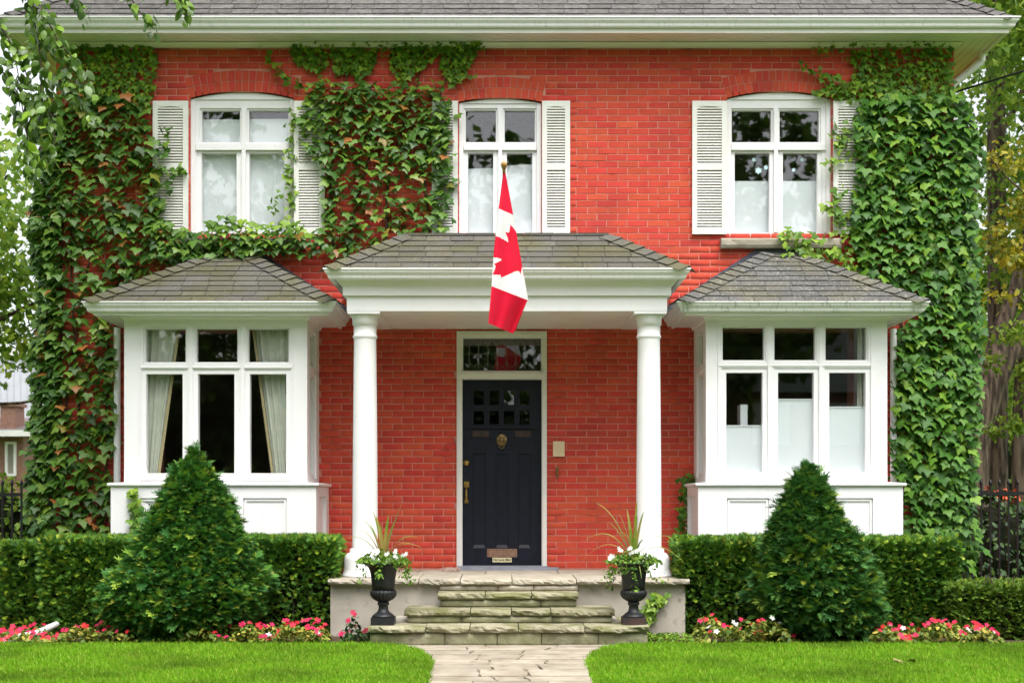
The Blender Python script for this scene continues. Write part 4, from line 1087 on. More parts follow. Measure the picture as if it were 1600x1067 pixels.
# ------------------------------------------------------------------ conical evergreens and hedges
def evergreen(name, label, cxp, yf, rows, n, tv, tf, m, size, layer=0.0):
    """rows: (py, half-width px, centre px)"""
    s = FPX/(DIST-yf); base = Vector((X(cxp, yf), -yf, 0)); e_ = empty(name, base); tag(e_, label, 'evergreen', 'clipped conical evergreens by the bays')
    zs = np.array([Z(r[0], yf) for r in rows]); hw = np.array([max(1.5, r[1]-(12 if r[0] < 835 else 8))/s for r in rows]); cc = np.array([(r[2]-cxp)/s for r in rows])
    o = np.argsort(zs); zs, hw, cc = zs[o], hw[o], cc[o]
    z = rng.uniform(zs[0], zs[-1], n*3); w = np.interp(z, zs, hw)
    k = rng.random(n*3) < (w/hw.max()*.85 + .15); z = z[k][:n]; n = len(z)
    w = np.interp(z, zs, hw); c = np.interp(z, zs, cc); a = rng.uniform(0, 2*math.pi, n)
    lump = np.array([mnoise.noise((math.cos(q)*2.2, math.sin(q)*2.2, zq*4.5)) + .6*mnoise.noise((math.cos(q)*5, math.sin(q)*5, zq*9)) for q, zq in zip(a, z)])
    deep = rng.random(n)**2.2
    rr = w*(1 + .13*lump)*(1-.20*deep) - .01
    ph = ((z + .05*np.cos(a*3) + .03*np.sin(a*7))/.17) % 1.0
    rr = rr*(1 + layer*(.5-ph))
    pos = np.stack([base.x + c + rr*np.cos(a), base.y + rr*np.sin(a)*.92, z], 1)
    slope = np.interp(z, zs, np.gradient(hw, zs))
    d = np.stack([np.cos(a), np.sin(a), -.15 - .3*np.clip(slope, -1, 1)*0 + rng.normal(.15, .3, n)], 1) + rng.normal(0, .38, (n, 3))
    d[:, 2] += .5*(z > zs[-1]-.25)
    up = np.stack([np.cos(a)*.2, np.sin(a)*.2, np.ones(n)], 1) + rng.normal(0, .3, (n, 3))
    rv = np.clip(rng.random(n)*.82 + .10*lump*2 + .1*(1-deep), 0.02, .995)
    sz = rng.uniform(*size, n)*np.where(rng.random(n) < .05, 1.7, 1)
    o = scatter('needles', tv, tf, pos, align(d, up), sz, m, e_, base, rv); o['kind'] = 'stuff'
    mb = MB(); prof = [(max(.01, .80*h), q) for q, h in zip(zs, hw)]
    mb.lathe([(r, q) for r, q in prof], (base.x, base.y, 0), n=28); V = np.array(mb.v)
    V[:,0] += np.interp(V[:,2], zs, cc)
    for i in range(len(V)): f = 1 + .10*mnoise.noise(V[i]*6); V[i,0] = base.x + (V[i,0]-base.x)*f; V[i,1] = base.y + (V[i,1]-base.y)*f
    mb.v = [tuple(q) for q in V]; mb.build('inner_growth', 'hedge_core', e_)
    mb = MB(); mb.tube([base, base+Vector((0, 0, .25)), base+Vector((0, 0, .6))], [.06, .05, .03], 8); mb.build('trunk', 'twig', e_)
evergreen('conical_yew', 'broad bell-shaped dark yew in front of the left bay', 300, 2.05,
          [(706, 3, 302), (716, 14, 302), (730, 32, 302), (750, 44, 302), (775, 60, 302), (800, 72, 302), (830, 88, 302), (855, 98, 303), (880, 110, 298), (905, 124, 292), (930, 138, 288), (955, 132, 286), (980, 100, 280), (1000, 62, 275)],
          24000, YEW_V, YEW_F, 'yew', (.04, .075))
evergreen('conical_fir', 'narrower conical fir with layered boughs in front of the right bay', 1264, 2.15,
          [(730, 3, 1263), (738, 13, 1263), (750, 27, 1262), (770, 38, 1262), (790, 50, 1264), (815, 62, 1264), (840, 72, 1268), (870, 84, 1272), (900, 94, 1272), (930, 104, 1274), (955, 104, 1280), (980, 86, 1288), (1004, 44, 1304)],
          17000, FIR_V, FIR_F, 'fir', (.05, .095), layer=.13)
def hedge(name, label, x0, x1, yf0, yf1, zt, n, tv, tf, m, size, group, thin=None, z0=.02):
    base = Vector(((x0+x1)/2, -(yf0+yf1)/2, 0)); e_ = empty(name, base); tag(e_, label, 'hedge', group)
    A = [(x1-x0)*(zt-z0), (x1-x0)*(yf1-yf0), (yf1-yf0)*(zt-z0)*.6, (yf1-yf0)*(zt-z0)*.6]; A = np.array(A)/sum(A)
    f = rng.choice(4, n, p=A); u = rng.random(n); v = rng.random(n); dp = rng.random(n)**2*.10
    px = np.where(f < 2, x0+(x1-x0)*u, np.where(f == 2, x0+dp, x1-dp)); py = np.where(f == 0, -yf1+dp, -(yf0+(yf1-yf0)*v)); pz = np.where(f == 0, z0+(zt-z0)*v, np.where(f == 1, zt-dp, z0+(zt-z0)*u))
    if True:
        nn = np.array([mnoise.noise((a*3.1, b*3.1, c*3.1)) + .5*mnoise.noise((a*8, b*8, c*8)) for a, b, c in zip(px, py, pz)])
        nd = np.array([(0, -1, 0), (0, 0, 1), (-1, 0, 0), (1, 0, 0)], float)[f]
        pos = np.stack([px, py, pz], 1) + nd*(.03*nn)[:, None]
    if thin is not None:
        k = np.array([thin(a, b, c) for a, b, c in pos]) > rng.random(n); pos, nd, nn, f = pos[k], nd[k], nn[k], f[k]; n = len(pos)
    d = nd + rng.normal(0, .55, (n, 3)) + np.array([0, 0, .25]); up = np.tile([0, -.3, 1.0], (n, 1)) + rng.normal(0, .45, (n, 3))
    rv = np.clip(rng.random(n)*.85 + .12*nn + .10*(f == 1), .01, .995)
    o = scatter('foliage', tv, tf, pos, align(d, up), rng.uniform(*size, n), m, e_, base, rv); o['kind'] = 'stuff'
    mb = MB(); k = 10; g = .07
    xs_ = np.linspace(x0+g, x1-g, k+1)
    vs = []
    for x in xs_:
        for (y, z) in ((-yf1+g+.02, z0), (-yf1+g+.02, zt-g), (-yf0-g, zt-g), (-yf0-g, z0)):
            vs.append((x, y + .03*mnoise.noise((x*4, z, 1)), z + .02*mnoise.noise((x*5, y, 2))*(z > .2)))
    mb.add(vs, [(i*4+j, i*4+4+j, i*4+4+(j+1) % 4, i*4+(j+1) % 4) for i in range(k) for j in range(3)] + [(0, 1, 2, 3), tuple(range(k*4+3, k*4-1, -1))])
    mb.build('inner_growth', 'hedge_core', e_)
    mb = MB()
    for i in range(int((x1-x0)*7)):
        x = random.uniform(x0+.05, x1-.05); y = -yf1 + random.uniform(.03, .09)
        mb.tube([(x, y, 0), (x+random.uniform(-.06, .06), y-.01, .3), (x+random.uniform(-.12, .12), y, .6)], [.010, .007, .004], 5)
    mb.build('twigs', 'twig', e_)['kind'] = 'stuff'
GR = 'clipped yew hedges below the bays'
hedge('clipped_hedge', 'long clipped dark hedge behind the bell-shaped yew under the left bay', X(74, 1.5), X(527, 1.5), 1.09, 1.68, .91, 21000, YEW_V, YEW_F, 'hedge', (.036, .066), GR,
      thin=lambda x, y, z: .42 if x > -2.5 and z < .62 else 1)
hedge('clipped_hedge', 'short end block of dark hedge beside the iron fence at far left', X(6, 1.3), X(71, 1.3), .85, 1.42, .85, 3400, YEW_V, YEW_F, 'hedge', (.04, .075), GR)
hedge('clipped_hedge', 'clipped dark hedge behind the conical fir under the right bay', X(1059, 1.5), X(1488, 1.5), 1.09, 1.70, .90, 21000, YEW_V, YEW_F, 'hedge', (.036, .066), GR,
      thin=lambda x, y, z: .55 if x < 2.6 and z < .55 else 1)
hedge('low_hedge', 'low lighter green box hedge in front of the right iron fence', X(1489, 2.0), 6.6, 1.55, 2.1, .50, 9000, BOX_V, BOX_F, 'box_hedge', (.03, .05), None)

# ------------------------------------------------------------------ flowers
pet = []; pf = []
for i in range(5):
    a = i*2*math.pi/5; b = len(pet)
    c_, s_ = math.cos(a), math.sin(a); c1, s1 = math.cos(a+.55), math.sin(a+.55); c2, s2 = math.cos(a-.55), math.sin(a-.55)
    pet += [(0, -.10, 0), (.62*c2, -.20, .62*s2), (1.0*c_, -.12, 1.0*s_), (.62*c1, -.20, .62*s1)]; pf += [(b, b+1, b+2), (b, b+2, b+3)]
FLO_V, FLO_F = np.array(pet), np.array(pf)
FLO = {k: np_mesh('flower', FLO_V, FLO_F, k, np.zeros(len(FLO_F))) for k in ('petal_pink', 'petal_white')}
def flower_patch(label, px0, px1, yf0, yf1, nf, nl, hgt, white=.0, group='impatiens along the edge of the bed', leafm='bed_leaf', size=(.022, .034)):
    x0, x1 = X(px0, (yf0+yf1)/2), X(px1, (yf0+yf1)/2); base = Vector(((x0+x1)/2, -(yf0+yf1)/2, 0)); e_ = empty('impatiens', base); tag(e_, label, 'flowers', group)
    def top(x, y): return max(.03, hgt*(.62 + .75*mnoise.noise((x*4, y*4, 7))) * min(1, .45 + 4*min(x-x0, x1-x)))
    x = rng.uniform(x0, x1, nl); y = rng.uniform(-yf1, -yf0, nl); h = np.array([top(a, b) for a, b in zip(x, y)])
    z = h*(1 - .7*rng.random(nl)**2)
    o = scatter('leaves', OV_V, OV_F, np.stack([x, y, z], 1), rots(-np.radians(rng.uniform(30, 85, nl)), np.radians(rng.normal(0, 20, nl)), rng.uniform(0, 2*math.pi, nl)), rng.uniform(.035, .065, nl), leafm, e_, base)
    o['kind'] = 'stuff'
    for i in range(nf):
        a = random.uniform(x0+.02, x1-.02); b = random.uniform(-yf1, -yf0+.05)
        inst('flower', FLO['petal_white' if random.random() < white else 'petal_pink'], e_, (a, b, top(a, b)+.015), rot=(R(random.uniform(-75, -20)), R(random.uniform(-30, 30)), R(random.uniform(-40, 40))), scale=random.uniform(*size))
flower_patch('sparse pink impatiens over the white drain pipe at far left', -14, 104, 2.05, 2.66, 52, 560, .14, size=(.022, .034))
flower_patch('yellowing pink impatiens left of the bell-shaped yew', 92, 222, 2.15, 2.62, 32, 760, .22)
flower_patch('pink impatiens bed between the bell-shaped yew and the steps', 288, 512, 2.20, 2.66, 84, 1500, .22, white=.06)
flower_patch('deep pink flower clump against the left end of the bottom step', 533, 577, 2.05, 2.60, 12, 220, .28, leafm='shrub_leaf', size=(.024, .036))
flower_patch('pink and white impatiens between the steps and the conical fir', 1078, 1246, 2.20, 2.66, 36, 1050, .24, white=.25)
flower_patch('pink impatiens bed right of the conical fir', 1358, 1560, 2.20, 2.70, 95, 1500, .22, white=.10)
def groundcover(label, px0, px1, yf0, yf1, n, h, m='box_hedge'):
    x0, x1 = X(px0, yf1), X(px1, yf1); base = Vector(((x0+x1)/2, -(yf0+yf1)/2, 0)); e_ = empty('ground_cover', base); tag(e_, label, 'plant')
    x = rng.uniform(x0, x1, n); y = rng.uniform(-yf1, -yf0, n)
    o = scatter('leaves', OV_V, OV_F, np.stack([x, y, h*(1-rng.random(n)**2)+.01], 1), rots(-np.radians(rng.uniform(30, 85, n)), 0, rng.uniform(0, 6.28, n)), rng.uniform(.03, .05, n), m, e_, base); o['kind'] = 'stuff'
groundcover('low green creeping plant at the right foot of the steps', 1014, 1084, 2.05, 2.55, 420, .07, 'ivy_young')
groundcover('low green seedlings at the foot of the bell-shaped yew', 212, 300, 2.40, 2.62, 130, .07, 'hedge')

# ------------------------------------------------------------------ cast iron urns and their planting
def urn(cxp, label, foot_m):
    cx, yc, z0 = X(cxp, 2.5), -2.5, SZ[3] + .005
    e_ = empty('urn', (cx, yc, z0)); tag(e_, label, 'urn', 'black cast iron urns on the bottom step')
    MB().box(cx-.105, cx+.105, yc-.105, yc+.105, z0, z0+.062).build('plinth', foot_m, e_)
    MB().lathe([(.100, .063), (.100, .072), (.088, .085), (.070, .098), (.052, .112), (.044, .135), (.042, .165), (.050, .172), (.056, .182), (.050, .192), (.046, .197)], (cx, yc, z0), n=36).build('foot', 'iron', e_, smooth=True)
    fl = lambda j, a: -.055*abs(math.sin(a*11)) if 1 <= j <= 6 else 0
    MB().lathe([(.046, .198), (.070, .210), (.098, .228), (.116, .252), (.122, .275), (.118, .292), (.112, .300), (.104, .304)], (cx, yc, z0), n=132, flute=fl).build('bowl', 'iron', e_, smooth=True)
    MB().lathe([(.104, .305), (.104, .36), (.110, .42), (.120, .47), (.134, .505), (.155, .525), (.172, .535), (.186, .538), (.186, .552), (.170, .555), (.135, .545), (.12, .52), (.001, .515)], (cx, yc, z0), n=48).build('rim', 'iron', e_, smooth=True)
    return cx, yc, z0 + .545
def urn_plants(c, blades, label_s, label_f, seed, wfl):
    cx, cy, cz = c; e_ = empty('spike_plant', (cx, cy, cz-.03)); tag(e_, label_s, 'plant', 'spiky dracaenas in the urns')
    for (dx, dz, dy, bend, wd) in blades:
        b = Vector((cx, cy, cz-.03)); tip = b + Vector((dx, dy, dz)); mid = b + Vector((dx*.38, dy*.4, dz*.5 + bend))
        vs = []; k = 9
        side = Vector((1, .4, 0)).normalized() if abs(dx) < .12 else Vector((.25, 1, .25)).normalized()
        for i in range(k+1):
            t = i/k; p = b*(1-t)**2 + mid*2*t*(1-t) + tip*t*t; w_ = wd*(1.35 if abs(dx) < .15 else 1.9)*(1-t)**.5*min(1, .5+3*t)*.5
            vs += [p - side*w_, p + Vector((0, 0, -.3*w_)), p + side*w_]
        fs = [(i*3+j, i*3+j+1, i*3+j+4, i*3+j+3) for i in range(k) for j in (0, 1)]
        m_ = MB(); m_.add(vs, fs); m_.build('blade', 'spike_leaf', e_, smooth=True)
    e_ = empty('trailing_flowers', (cx, cy, cz-.04)); tag(e_, label_f, 'flowers', 'white flowers trailing over the urns')
    n = 620; a = rng.uniform(0, 2*math.pi, n); r = .235*np.sqrt(rng.random(n)); z = cz + .11*(1-(r/.25)**2)*rng.uniform(.3, 1.15, n) + .01
    pos = np.stack([cx+r*np.cos(a)*1.05, cy+r*np.sin(a), z], 1)
    tr = []
    for q in range(11):
        aa = random.uniform(0, 2*math.pi) if q > 5 else random.uniform(math.pi, 2*math.pi); L_ = random.uniform(.08, .26)
        for i in range(int(16*L_/.12)):
            t = random.random(); rr = .19 + .07*t + random.gauss(0, .015); tr.append((cx+rr*math.cos(aa)+random.gauss(0, .015), cy+rr*math.sin(aa), cz + .02 - L_*t))
    pos = np.concatenate([pos, np.array(tr)]); n = len(pos)
    o = scatter('leaves', OV_V, OV_F, pos, rots(-np.radians(rng.uniform(10, 80, n)), np.radians(rng.normal(0, 25, n)), rng.uniform(0, 6.28, n)), rng.uniform(.022, .042, n), 'urn_leaf', e_, (cx, cy, cz-.04)); o['kind'] = 'stuff'
    for (dx, dz) in wfl:
        for q in range(3): inst('flower', FLO['petal_white'], e_, (cx+dx+random.uniform(-.018, .018), cy-.14-random.uniform(0, .05), cz+dz+random.uniform(-.014, .014)), rot=(R(random.uniform(-30, 10)), R(random.uniform(-30, 30)), R(random.uniform(-30, 30))), scale=random.uniform(.017, .025))
cL = urn(599, 'black fluted cast iron urn on the left end of the bottom step', 'iron')
cR = urn(990, 'black fluted cast iron urn with rusty plinth on the right end of the bottom step', 'rusty_iron')
BL1 = [(.05, .47, -.02, .08, .032), (-.07, .46, .03, .10, .030), (-.13, .40, -.04, .10, .026), (.11, .42, .03, .08, .026), (.20, .62, -.04, .10, .028), (.03, .36, .05, .05, .028), (-.02, .38, -.06, .06, .026), (-.19, .42, .02, .16, .020), (-.24, .33, -.05, .18, .016), (.32, .26, -.06, .20, .020),
       (.36, .16, -.02, .22, .016), (-.36, .24, .04, .22, .014), (.26, .28, .08, .14, .016), (-.10, .50, .04, .12, .018), (.28, .20, -.16, .18, .016)]
BL2 = [(.03, .60, -.02, .08, .032), (-.06, .52, .03, .10, .030), (.09, .50, -.03, .10, .026), (-.14, .48, -.03, .12, .026), (.03, .46, -.05, .08, .030), (-.36, .58, -.05, .22, .020), (-.46, .22, -.04, .34, .018), (-.52, -.02, -.02, .42, .016), (.22, .46, -.03, .16, .018), (.32, .50, .03, .18, .016),
       (.34, .26, -.03, .22, .016), (.46, .02, -.06, .34, .016), (-.22, .40, .05, .10, .022), (.10, .24, -.10, .16, .018), (-.16, .06, -.22, .22, .018), (.05, -.10, -.24, .24, .016), (-.14, .30, -.06, .22, .020), (.18, .08, -.2, .24, .014)]
urn_plants(cL, BL1, 'spiky green-brown dracaena rising from the left urn', 'white flowers and bright leaves spilling over the left urn', 1,
           [(-.07, .10), (.05, .09), (.06, .03), (.11, .07), (.20, .08), (-.02, .12), (-.08, .04), (.13, .11)])
urn_plants(cR, BL2, 'spiky dracaena with long arching leaves rising from the right urn', 'white flowers and green leaves spilling over the right urn', 2,
           [(-.14, .13), (-.22, .05), (-.06, .14), (-.21, .07), (.02, .12), (-.03, .10)])

# ------------------------------------------------------------------ flag on its pole
fl_e = empty('flag', P(788, 440, 1.55)); tag(fl_e, 'red and white maple leaf flag hanging from a pole over the porch', 'flag')
tip = P(787.5, 262, 2.9); base = P(790, 452, 1.53)
MB().tube([base, tip], .014, 10).build('pole', 'pole_wood', fl_e)
ax = (tip-base).normalized()
m = MB(); m.lathe([(.014, -.01), (.022, 0), (.022, .012), (.015, .02), (.016, .028), (.026, .040), (.029, .056), (.025, .072), (.012, .084), (.001, .087)], (0, 0, 0), n=16)
q_ = ax.to_track_quat('Z', 'Y').to_matrix(); q_ = Matrix.Rotation(R(20), 3, 'X') @ q_
m.v = [tuple(q_ @ Vector(v) + tip) for v in m.v]; m.build('finial', 'pole_wood', fl_e, smooth=True)
MB().lathe([(.035, 0), (.035, .05), (.022, .06), (.020, .10)], (0, 0, 0), n=14)
m = MB(); m.box(base.x-.03, base.x+.03, -1.545, -1.535+.03, base.z-.05, base.z+.05); m.tube([base + Vector((0, .0, 0)), base + ax*.12], .022, 10); m.build('bracket', 'old_brass', fl_e)
KN = [0, .25, .5, .75, 1]; LX = [786, 779, 772, 768, 763]; LY = [271, 326, 388, 447, 505]; RX = [790, 802, 813, 824.5, 801]; RY = [271, 336, 400, 469, 521]
LEAF = [(118, 500), (122, 493), (158, 508), (192, 528), (190, 505), (176, 472), (197, 475), (205, 430), (222, 450), (240, 475), (265, 560), (278, 635), (272, 650), (262, 705), (250, 688), (230, 690), (200, 705), (150, 727), (152, 710), (105, 708), (118, 680), (122, 660), (112, 650), (130, 640), (157, 628), (150, 618), (112, 612), (100, 600)]
LEAF = [(740+a/3.555, 230+b/3.555) for a, b in LEAF]
NA, NB_, NV = 70, 40, 220; vs = []; cen = []
for j in range(NV+1):
    v = j/NV
    lx, ly, rx, ry = (float(np.interp(v, KN, q)) for q in (LX, LY, RX, RY))
    for i in range(NA+NB_+1):
        if i <= NA:
            a = i/NA; px = lx+(rx-lx)*a; py = ly+(ry-ly)*a
            yo = .055*math.sin(a*4.2+.5+v*.6)*min(1, v*3) + .03*math.sin(a*9.5+v*2.2)*v - .10*a*v
            p = P(px, py, 2.86 + yo*1.0)
        else:
            a = (i-NA)/NB_; p0 = P(rx, ry, 2.86 + .055*math.sin(4.7+v*.6)*min(1, v*3) + .03*math.sin(9.5+v*2.2)*v - .10*v)
            pb = tip + (base-tip)*.46 + Vector((.02, 0, -.72*v)); p = p0*(1-a) + pb*a + Vector((.05*math.sin(a*math.pi*2)*v, 0, 0))
        vs.append(p); cen.append((px, py) if i <= NA else (0, 0))
fs = []; mi = []; W_ = NA+NB_+1; ctr = []
for j in range(NV):
    for i in range(NA+NB_):
        fs.append((j*W_+i, j*W_+i+1, (j+1)*W_+i+1, (j+1)*W_+i))
        if i < NA:
            ca, cb = cen[j*W_+i], cen[(j+1)*W_+i+1]; ctr.append(((ca[0]+cb[0])/2, (ca[1]+cb[1])/2))
        else: ctr.append((0, 0))
inl = in_poly(np.array(ctr), LEAF)
for q in range(len(fs)):
    j, i = divmod(q, NA+NB_); v = (j+.5)/NV
    red = v < .25 or v > .75 or (inl[q] if i < NA else (.36 < v < .62 and (i-NA) < NB_*.6))
    mi.append(0 if red else 1)
m = MB(); m.add(vs, fs); m.m = mi; m.build('cloth', ('flag_red', 'flag_white'), fl_e, smooth=True)

# ------------------------------------------------------------------ drain pipes on the ground, cloth by the door, cable, debris
def boot(label, a, b, c):
    m = MB(); m.tube([a, b, c], [.028, .034, .038], 12); o = m.build('drain_pipe', 'gutter_paint'); tag(o, label, 'pipe', 'white drain pipes across the bed')
boot('white drain pipe running through the flowers at far left', Vector((X(96, 1.6), -1.75, .12)), Vector((X(60, 2.1), -2.15, .07)), Vector((X(8, 2.6), -2.58, .045)))
boot('white drain pipe ending beside the low hedge on the right', Vector((X(1468, 1.6), -1.72, .15)), Vector((X(1505, 2.0), -2.10, .09)), Vector((X(1552, 2.5), -2.50, .05)))
m = MB(); vs = []
for i in range(9):
    for j in range(5):
        vs.append((X(690, .3) + .19*i/8, -.42 + .16*j/4, FLOOR + .012 + .035*abs(mnoise.noise((i*.5, j*.7, 2))) + .02*(j > 2)))
for i in range(9):
    for j in range(5): vs.append((vs[i*5+j][0], vs[i*5+j][1], FLOOR + .001))
fs = [(i*5+j, i*5+5+j, i*5+6+j, i*5+j+1) for i in range(8) for j in range(4)] + [(i*5, i*5+45, i*5+50, i*5+5) for i in range(8)] + [(j, j+1, j+46, j+45) for j in range(4)] + [(40+j, 41+j, 86+j, 85+j) for j in range(4)]
m.add(vs, fs); tag(m.build('rolled_cloth', 'cloth_mat'), 'small crumpled brown cloth on the landing left of the door', 'cloth')
pts = [Vector((HW+.05, .1, Z(140))).lerp(Vector((HW+9, -6, Z(140)+2.4)), t) + Vector((0, 0, -.5*math.sin(math.pi*t)*.5)) for t in np.linspace(0, 1, 14)]
m = MB(); m.tube(pts, .011, 6); tag(m.build('power_cable', 'cable'), 'black service cable rising from the right corner of the house', 'cable')
gx, gy = G(1403, 1040); dl_e = empty('fallen_leaf', (gx, gy, .03)); tag(dl_e, 'curled dry leaf lying on the right lawn', 'leaf')
for k, (dx, s_, rz) in enumerate(((0, .10, .4), (.08, .08, 2.0))):
    inst('blade', np_mesh('blade', IVY_V, IVY_F, 'dry_leaf', np.zeros(len(IVY_F))), dl_e, (gx+dx, gy-.02*k, .05), rot=(R(-75), R(15), rz), scale=s_)

# ------------------------------------------------------------------ iron fences
def fence(label, x0, x1, yf, h, sp):
    e_ = empty('iron_fence', ((x0+x1)/2, -yf, 0)); tag(e_, label, 'fence', 'black iron fences either side of the house')
    for z in (.10, h-.16): MB().box(x0, x1, -yf-.012, -yf+.012, z, z+.035).build('rail', 'fence_iron', e_)
    q = MB(); q.box(-.009, .009, -.009, .009, 0, h-.07); q.lathe([(.009, h-.07), (.020, h-.05), (.016, h-.03), (.001, h)], (0, 0, 0), n=6)
    me = bpy.data.meshes.new('picket'); me.from_pydata(q.v, [], q.f); me.materials.append(MAT['fence_iron'])
    x = x0+.03
    while x < x1: inst('picket', me, e_, (x, -yf + .0, .02)); x += sp
fence('black iron picket fence at the far left behind the hedge end', -6.4, X(34, .6), .6, 1.50, .098)
fence('black iron picket fence right of the house above the low hedge', HW+.12, 8.6, -.8, 1.52, .103)
# ------------------------------------------------------------------ trees
def limb(m_, a, b, r0, r1, wob=.08, k=7, n=9):
    a, b = Vector(a), Vector(b); pts = []; L_ = (b-a).length
    for i in range(k+1):
        t = i/k; p = a.lerp(b, t)
        w_ = math.sin(math.pi*t)*wob*L_
        pts.append(p + Vector((mnoise.noise((a.x*3, t*2, 1)), mnoise.noise((a.y*3, t*2, 5)), .4*mnoise.noise((a.z, t*2, 9))))*w_)
    m_.tube(pts, np.linspace(r0, r1, k+1), n)
    return pts
def crown_leaves(blobs, n, size, droop=.5):
    vol = np.array([b[3]*b[4]*b[5] for b in blobs])**.7; f = rng.choice(len(blobs), n, p=vol/vol.sum()); B = np.array(blobs, float)[f]
    d = rng.normal(0, 1, (n, 3)); d /= np.linalg.norm(d, axis=1, keepdims=True); r = rng.random(n)**.45
    pos = B[:,:3] + d*r[:,None]*B[:,3:]
    # clumps: pull the leaves towards random twig ends
    kc = max(8, n//26); ce = pos[rng.choice(n, kc, replace=False)]; ci = rng.integers(0, kc, n)
    near = rng.random(n) < .72
    cp = ce[ci] + rng.normal(0, 1, (n, 3))*np.array([.16, .16, .10])*np.clip(B[:,3:4], .5, 1.8)
    pos = np.where(near[:,None], cp, pos)
    dr = rng.normal(0, .6, (n, 3)) + np.array([0, 0, -droop]); up = np.tile([0, -.2, 1.], (n, 1)) + rng.normal(0, .5, (n, 3))
    return pos, align(dr, up), rng.uniform(*size, n)
def tree(name, label, limbs, blobs, n, size, leaf, bark='bark', group=None, parts=True, tv=DIA_V, tf=DIA_F, cat='tree'):
    base = Vector(limbs[0][0]); e_ = empty(name, base); tag(e_, label, cat, group)
    m_ = MB(); limb(m_, *limbs[0], n=12); m_.build('trunk', bark, e_, smooth=True)
    for L_ in limbs[1:]:
        m_ = MB(); limb(m_, *L_); m_.build('limb', bark, e_, smooth=True)
    if n:
        p, r, s = crown_leaves(blobs, n, size)
        o = scatter('crown', tv, tf, p, r, s, leaf, e_, base); o['kind'] = 'stuff'
    return e_
# big trunks seen past the east corner
def Q(px, py, yf): return P(px, py, yf)
def at(px, yf, z=0.0): return Vector((X(px, yf), -yf, z))
def chain(pts, radii, k=5):
    """smooth curve through the points (Catmull-Rom) with its radii"""
    p = [Vector(q) for q in pts]; p = [p[0]*2-p[1]] + p + [p[-1]*2-p[-2]]; out = []; rr = []
    for i in range(1, len(p)-2):
        for j in range(k):
            t = j/k; a_, b_, c_, d_ = p[i-1], p[i], p[i+1], p[i+2]
            out.append(((b_*2) + (c_-a_)*t + (a_*2-b_*5+c_*4-d_)*t*t + (b_*3-a_-c_*3+d_)*t**3)*.5); rr.append(radii[i-1]*(1-t)+radii[i]*t)
    out.append(p[-2]); rr.append(radii[-1]); return out, rr
yb = -8.0
ot = empty('old_tree', at(1514, yb)); tag(ot, 'old tree with thick trunk forking right of the ivy corner', 'tree', 'trees right of the house')
for nm, pts, rad in (('trunk', [(1512, 1010), (1516, 720), (1532, 640), (1560, 572), (1602, 512), (1650, 440), (1750, 230)], [.36, .30, .28, .25, .20, .17, .10]),
                     ('limb', [(1548, 590), (1562, 520), (1590, 440), (1640, 190)], [.17, .15, .11, .05]), ('limb', [(1588, 440), (1620, 415), (1670, 400)], [.07, .05, .03]), ('limb', [(1524, 660), (1518, 560), (1512, 440), (1520, 200)], [.2, .16, .13, .08])):
    q, rr = chain([Q(a_, b_, yb) for a_, b_ in pts], rad); m_ = MB(); m_.tube(q, rr, 14); m_.build(nm, 'bark', ot, smooth=True)
p, r, sc_ = crown_leaves([(X(1650, yb), 8.2, 8.6, 2.6, 2.6, 1.4), (X(1720, yb), 8, 6.4, 1.8, 2.2, 1.4), (X(1620, yb), 9.5, 9.8, 2.5, 2.4, 1.2)], 5200, (.11, .19))
o = scatter('crown', DIA_V, DIA_F, p, r, sc_, 'bright_leaf', ot, at(1514, yb)); o['kind'] = 'stuff'
yb = -11.0
tree('straight_tree', 'straight pale trunked tree rising behind the forked tree', [(at(1558, yb), Q(1557, -150, yb), .20, .15, .01), (Q(1557, 220, yb), Q(1640, 60, yb), .07, .03), (Q(1556, 150, yb), Q(1500, -40, yb), .07, .03)],
     [(X(1600, yb), 11.5, 10.8, 3.0, 2.4, 1.2), (X(1650, yb), 11.5, 7.4, 1.5, 2.0, .9)], 4500, (.12, .2), 'bright_leaf', group='trees right of the house')
yb = -9.0
tree('slim_tree', 'slim dark trunked tree at the right edge of the picture', [(at(1588, yb), Q(1597, 560, yb), .13, .11, .02), (Q(1597, 570, yb), Q(1640, 300, yb), .11, .05)],
     [(X(1660, yb), 9, 5.8, 1.4, 1.6, 1.6)], 2800, (.10, .17), 'bright_leaf', group='trees right of the house')
yb = -4.2
tree('yellow_tree', 'small maple with yellow-green leaves beside the ivy corner', [(at(1690, yb), Q(1680, 560, yb), .07, .05), (Q(1680, 560, yb), Q(1600, 300, yb), .035, .015), (Q(1680, 560, yb), Q(1580, 450, yb), .03, .012), (Q(1600, 300, yb), Q(1545, 245, yb), .014, .006), (Q(1682, 560, yb), Q(1700, 100, yb), .04, .015)],
     [(X(1580, yb), 4.2, Z(245, yb), .42, .4, .24), (X(1590, yb), 4.4, Z(400, yb), .34, .4, .30), (X(1566, yb), 4.2, Z(460, yb), .24, .3, .10), (X(1610, yb), 4.3, Z(320, yb), .3, .5, .2), (X(1560, yb), 4.3, Z(360, yb), .16, .3, .10), (X(1690, yb), 4.5, Z(300, yb), .7, .7, 1.4)], 2300, (.07, .12), 'yellow_leaf', group='trees right of the house')
yb = -7.0
tree('leaning_tree', 'bright green foliage tree overhanging the right end of the eaves', [(at(1830, yb), Q(1800, 300, yb), .16, .11), (Q(1800, 300, yb), Q(1600, 20, yb), .08, .03), (Q(1800, 300, yb), Q(1850, -100, yb), .08, .04)],
     [(X(1610, yb), 7, Z(60, yb), .75, .8, .50), (X(1650, yb), 7, Z(170, yb), .6, .7, .5), (X(1700, yb), 7, Z(0, yb), 1.2, 1.1, .8), (X(1590, yb), 7.4, Z(-60, yb), 1.2, 1, .6)], 4200, (.10, .16), 'bright_leaf', group='trees right of the house')
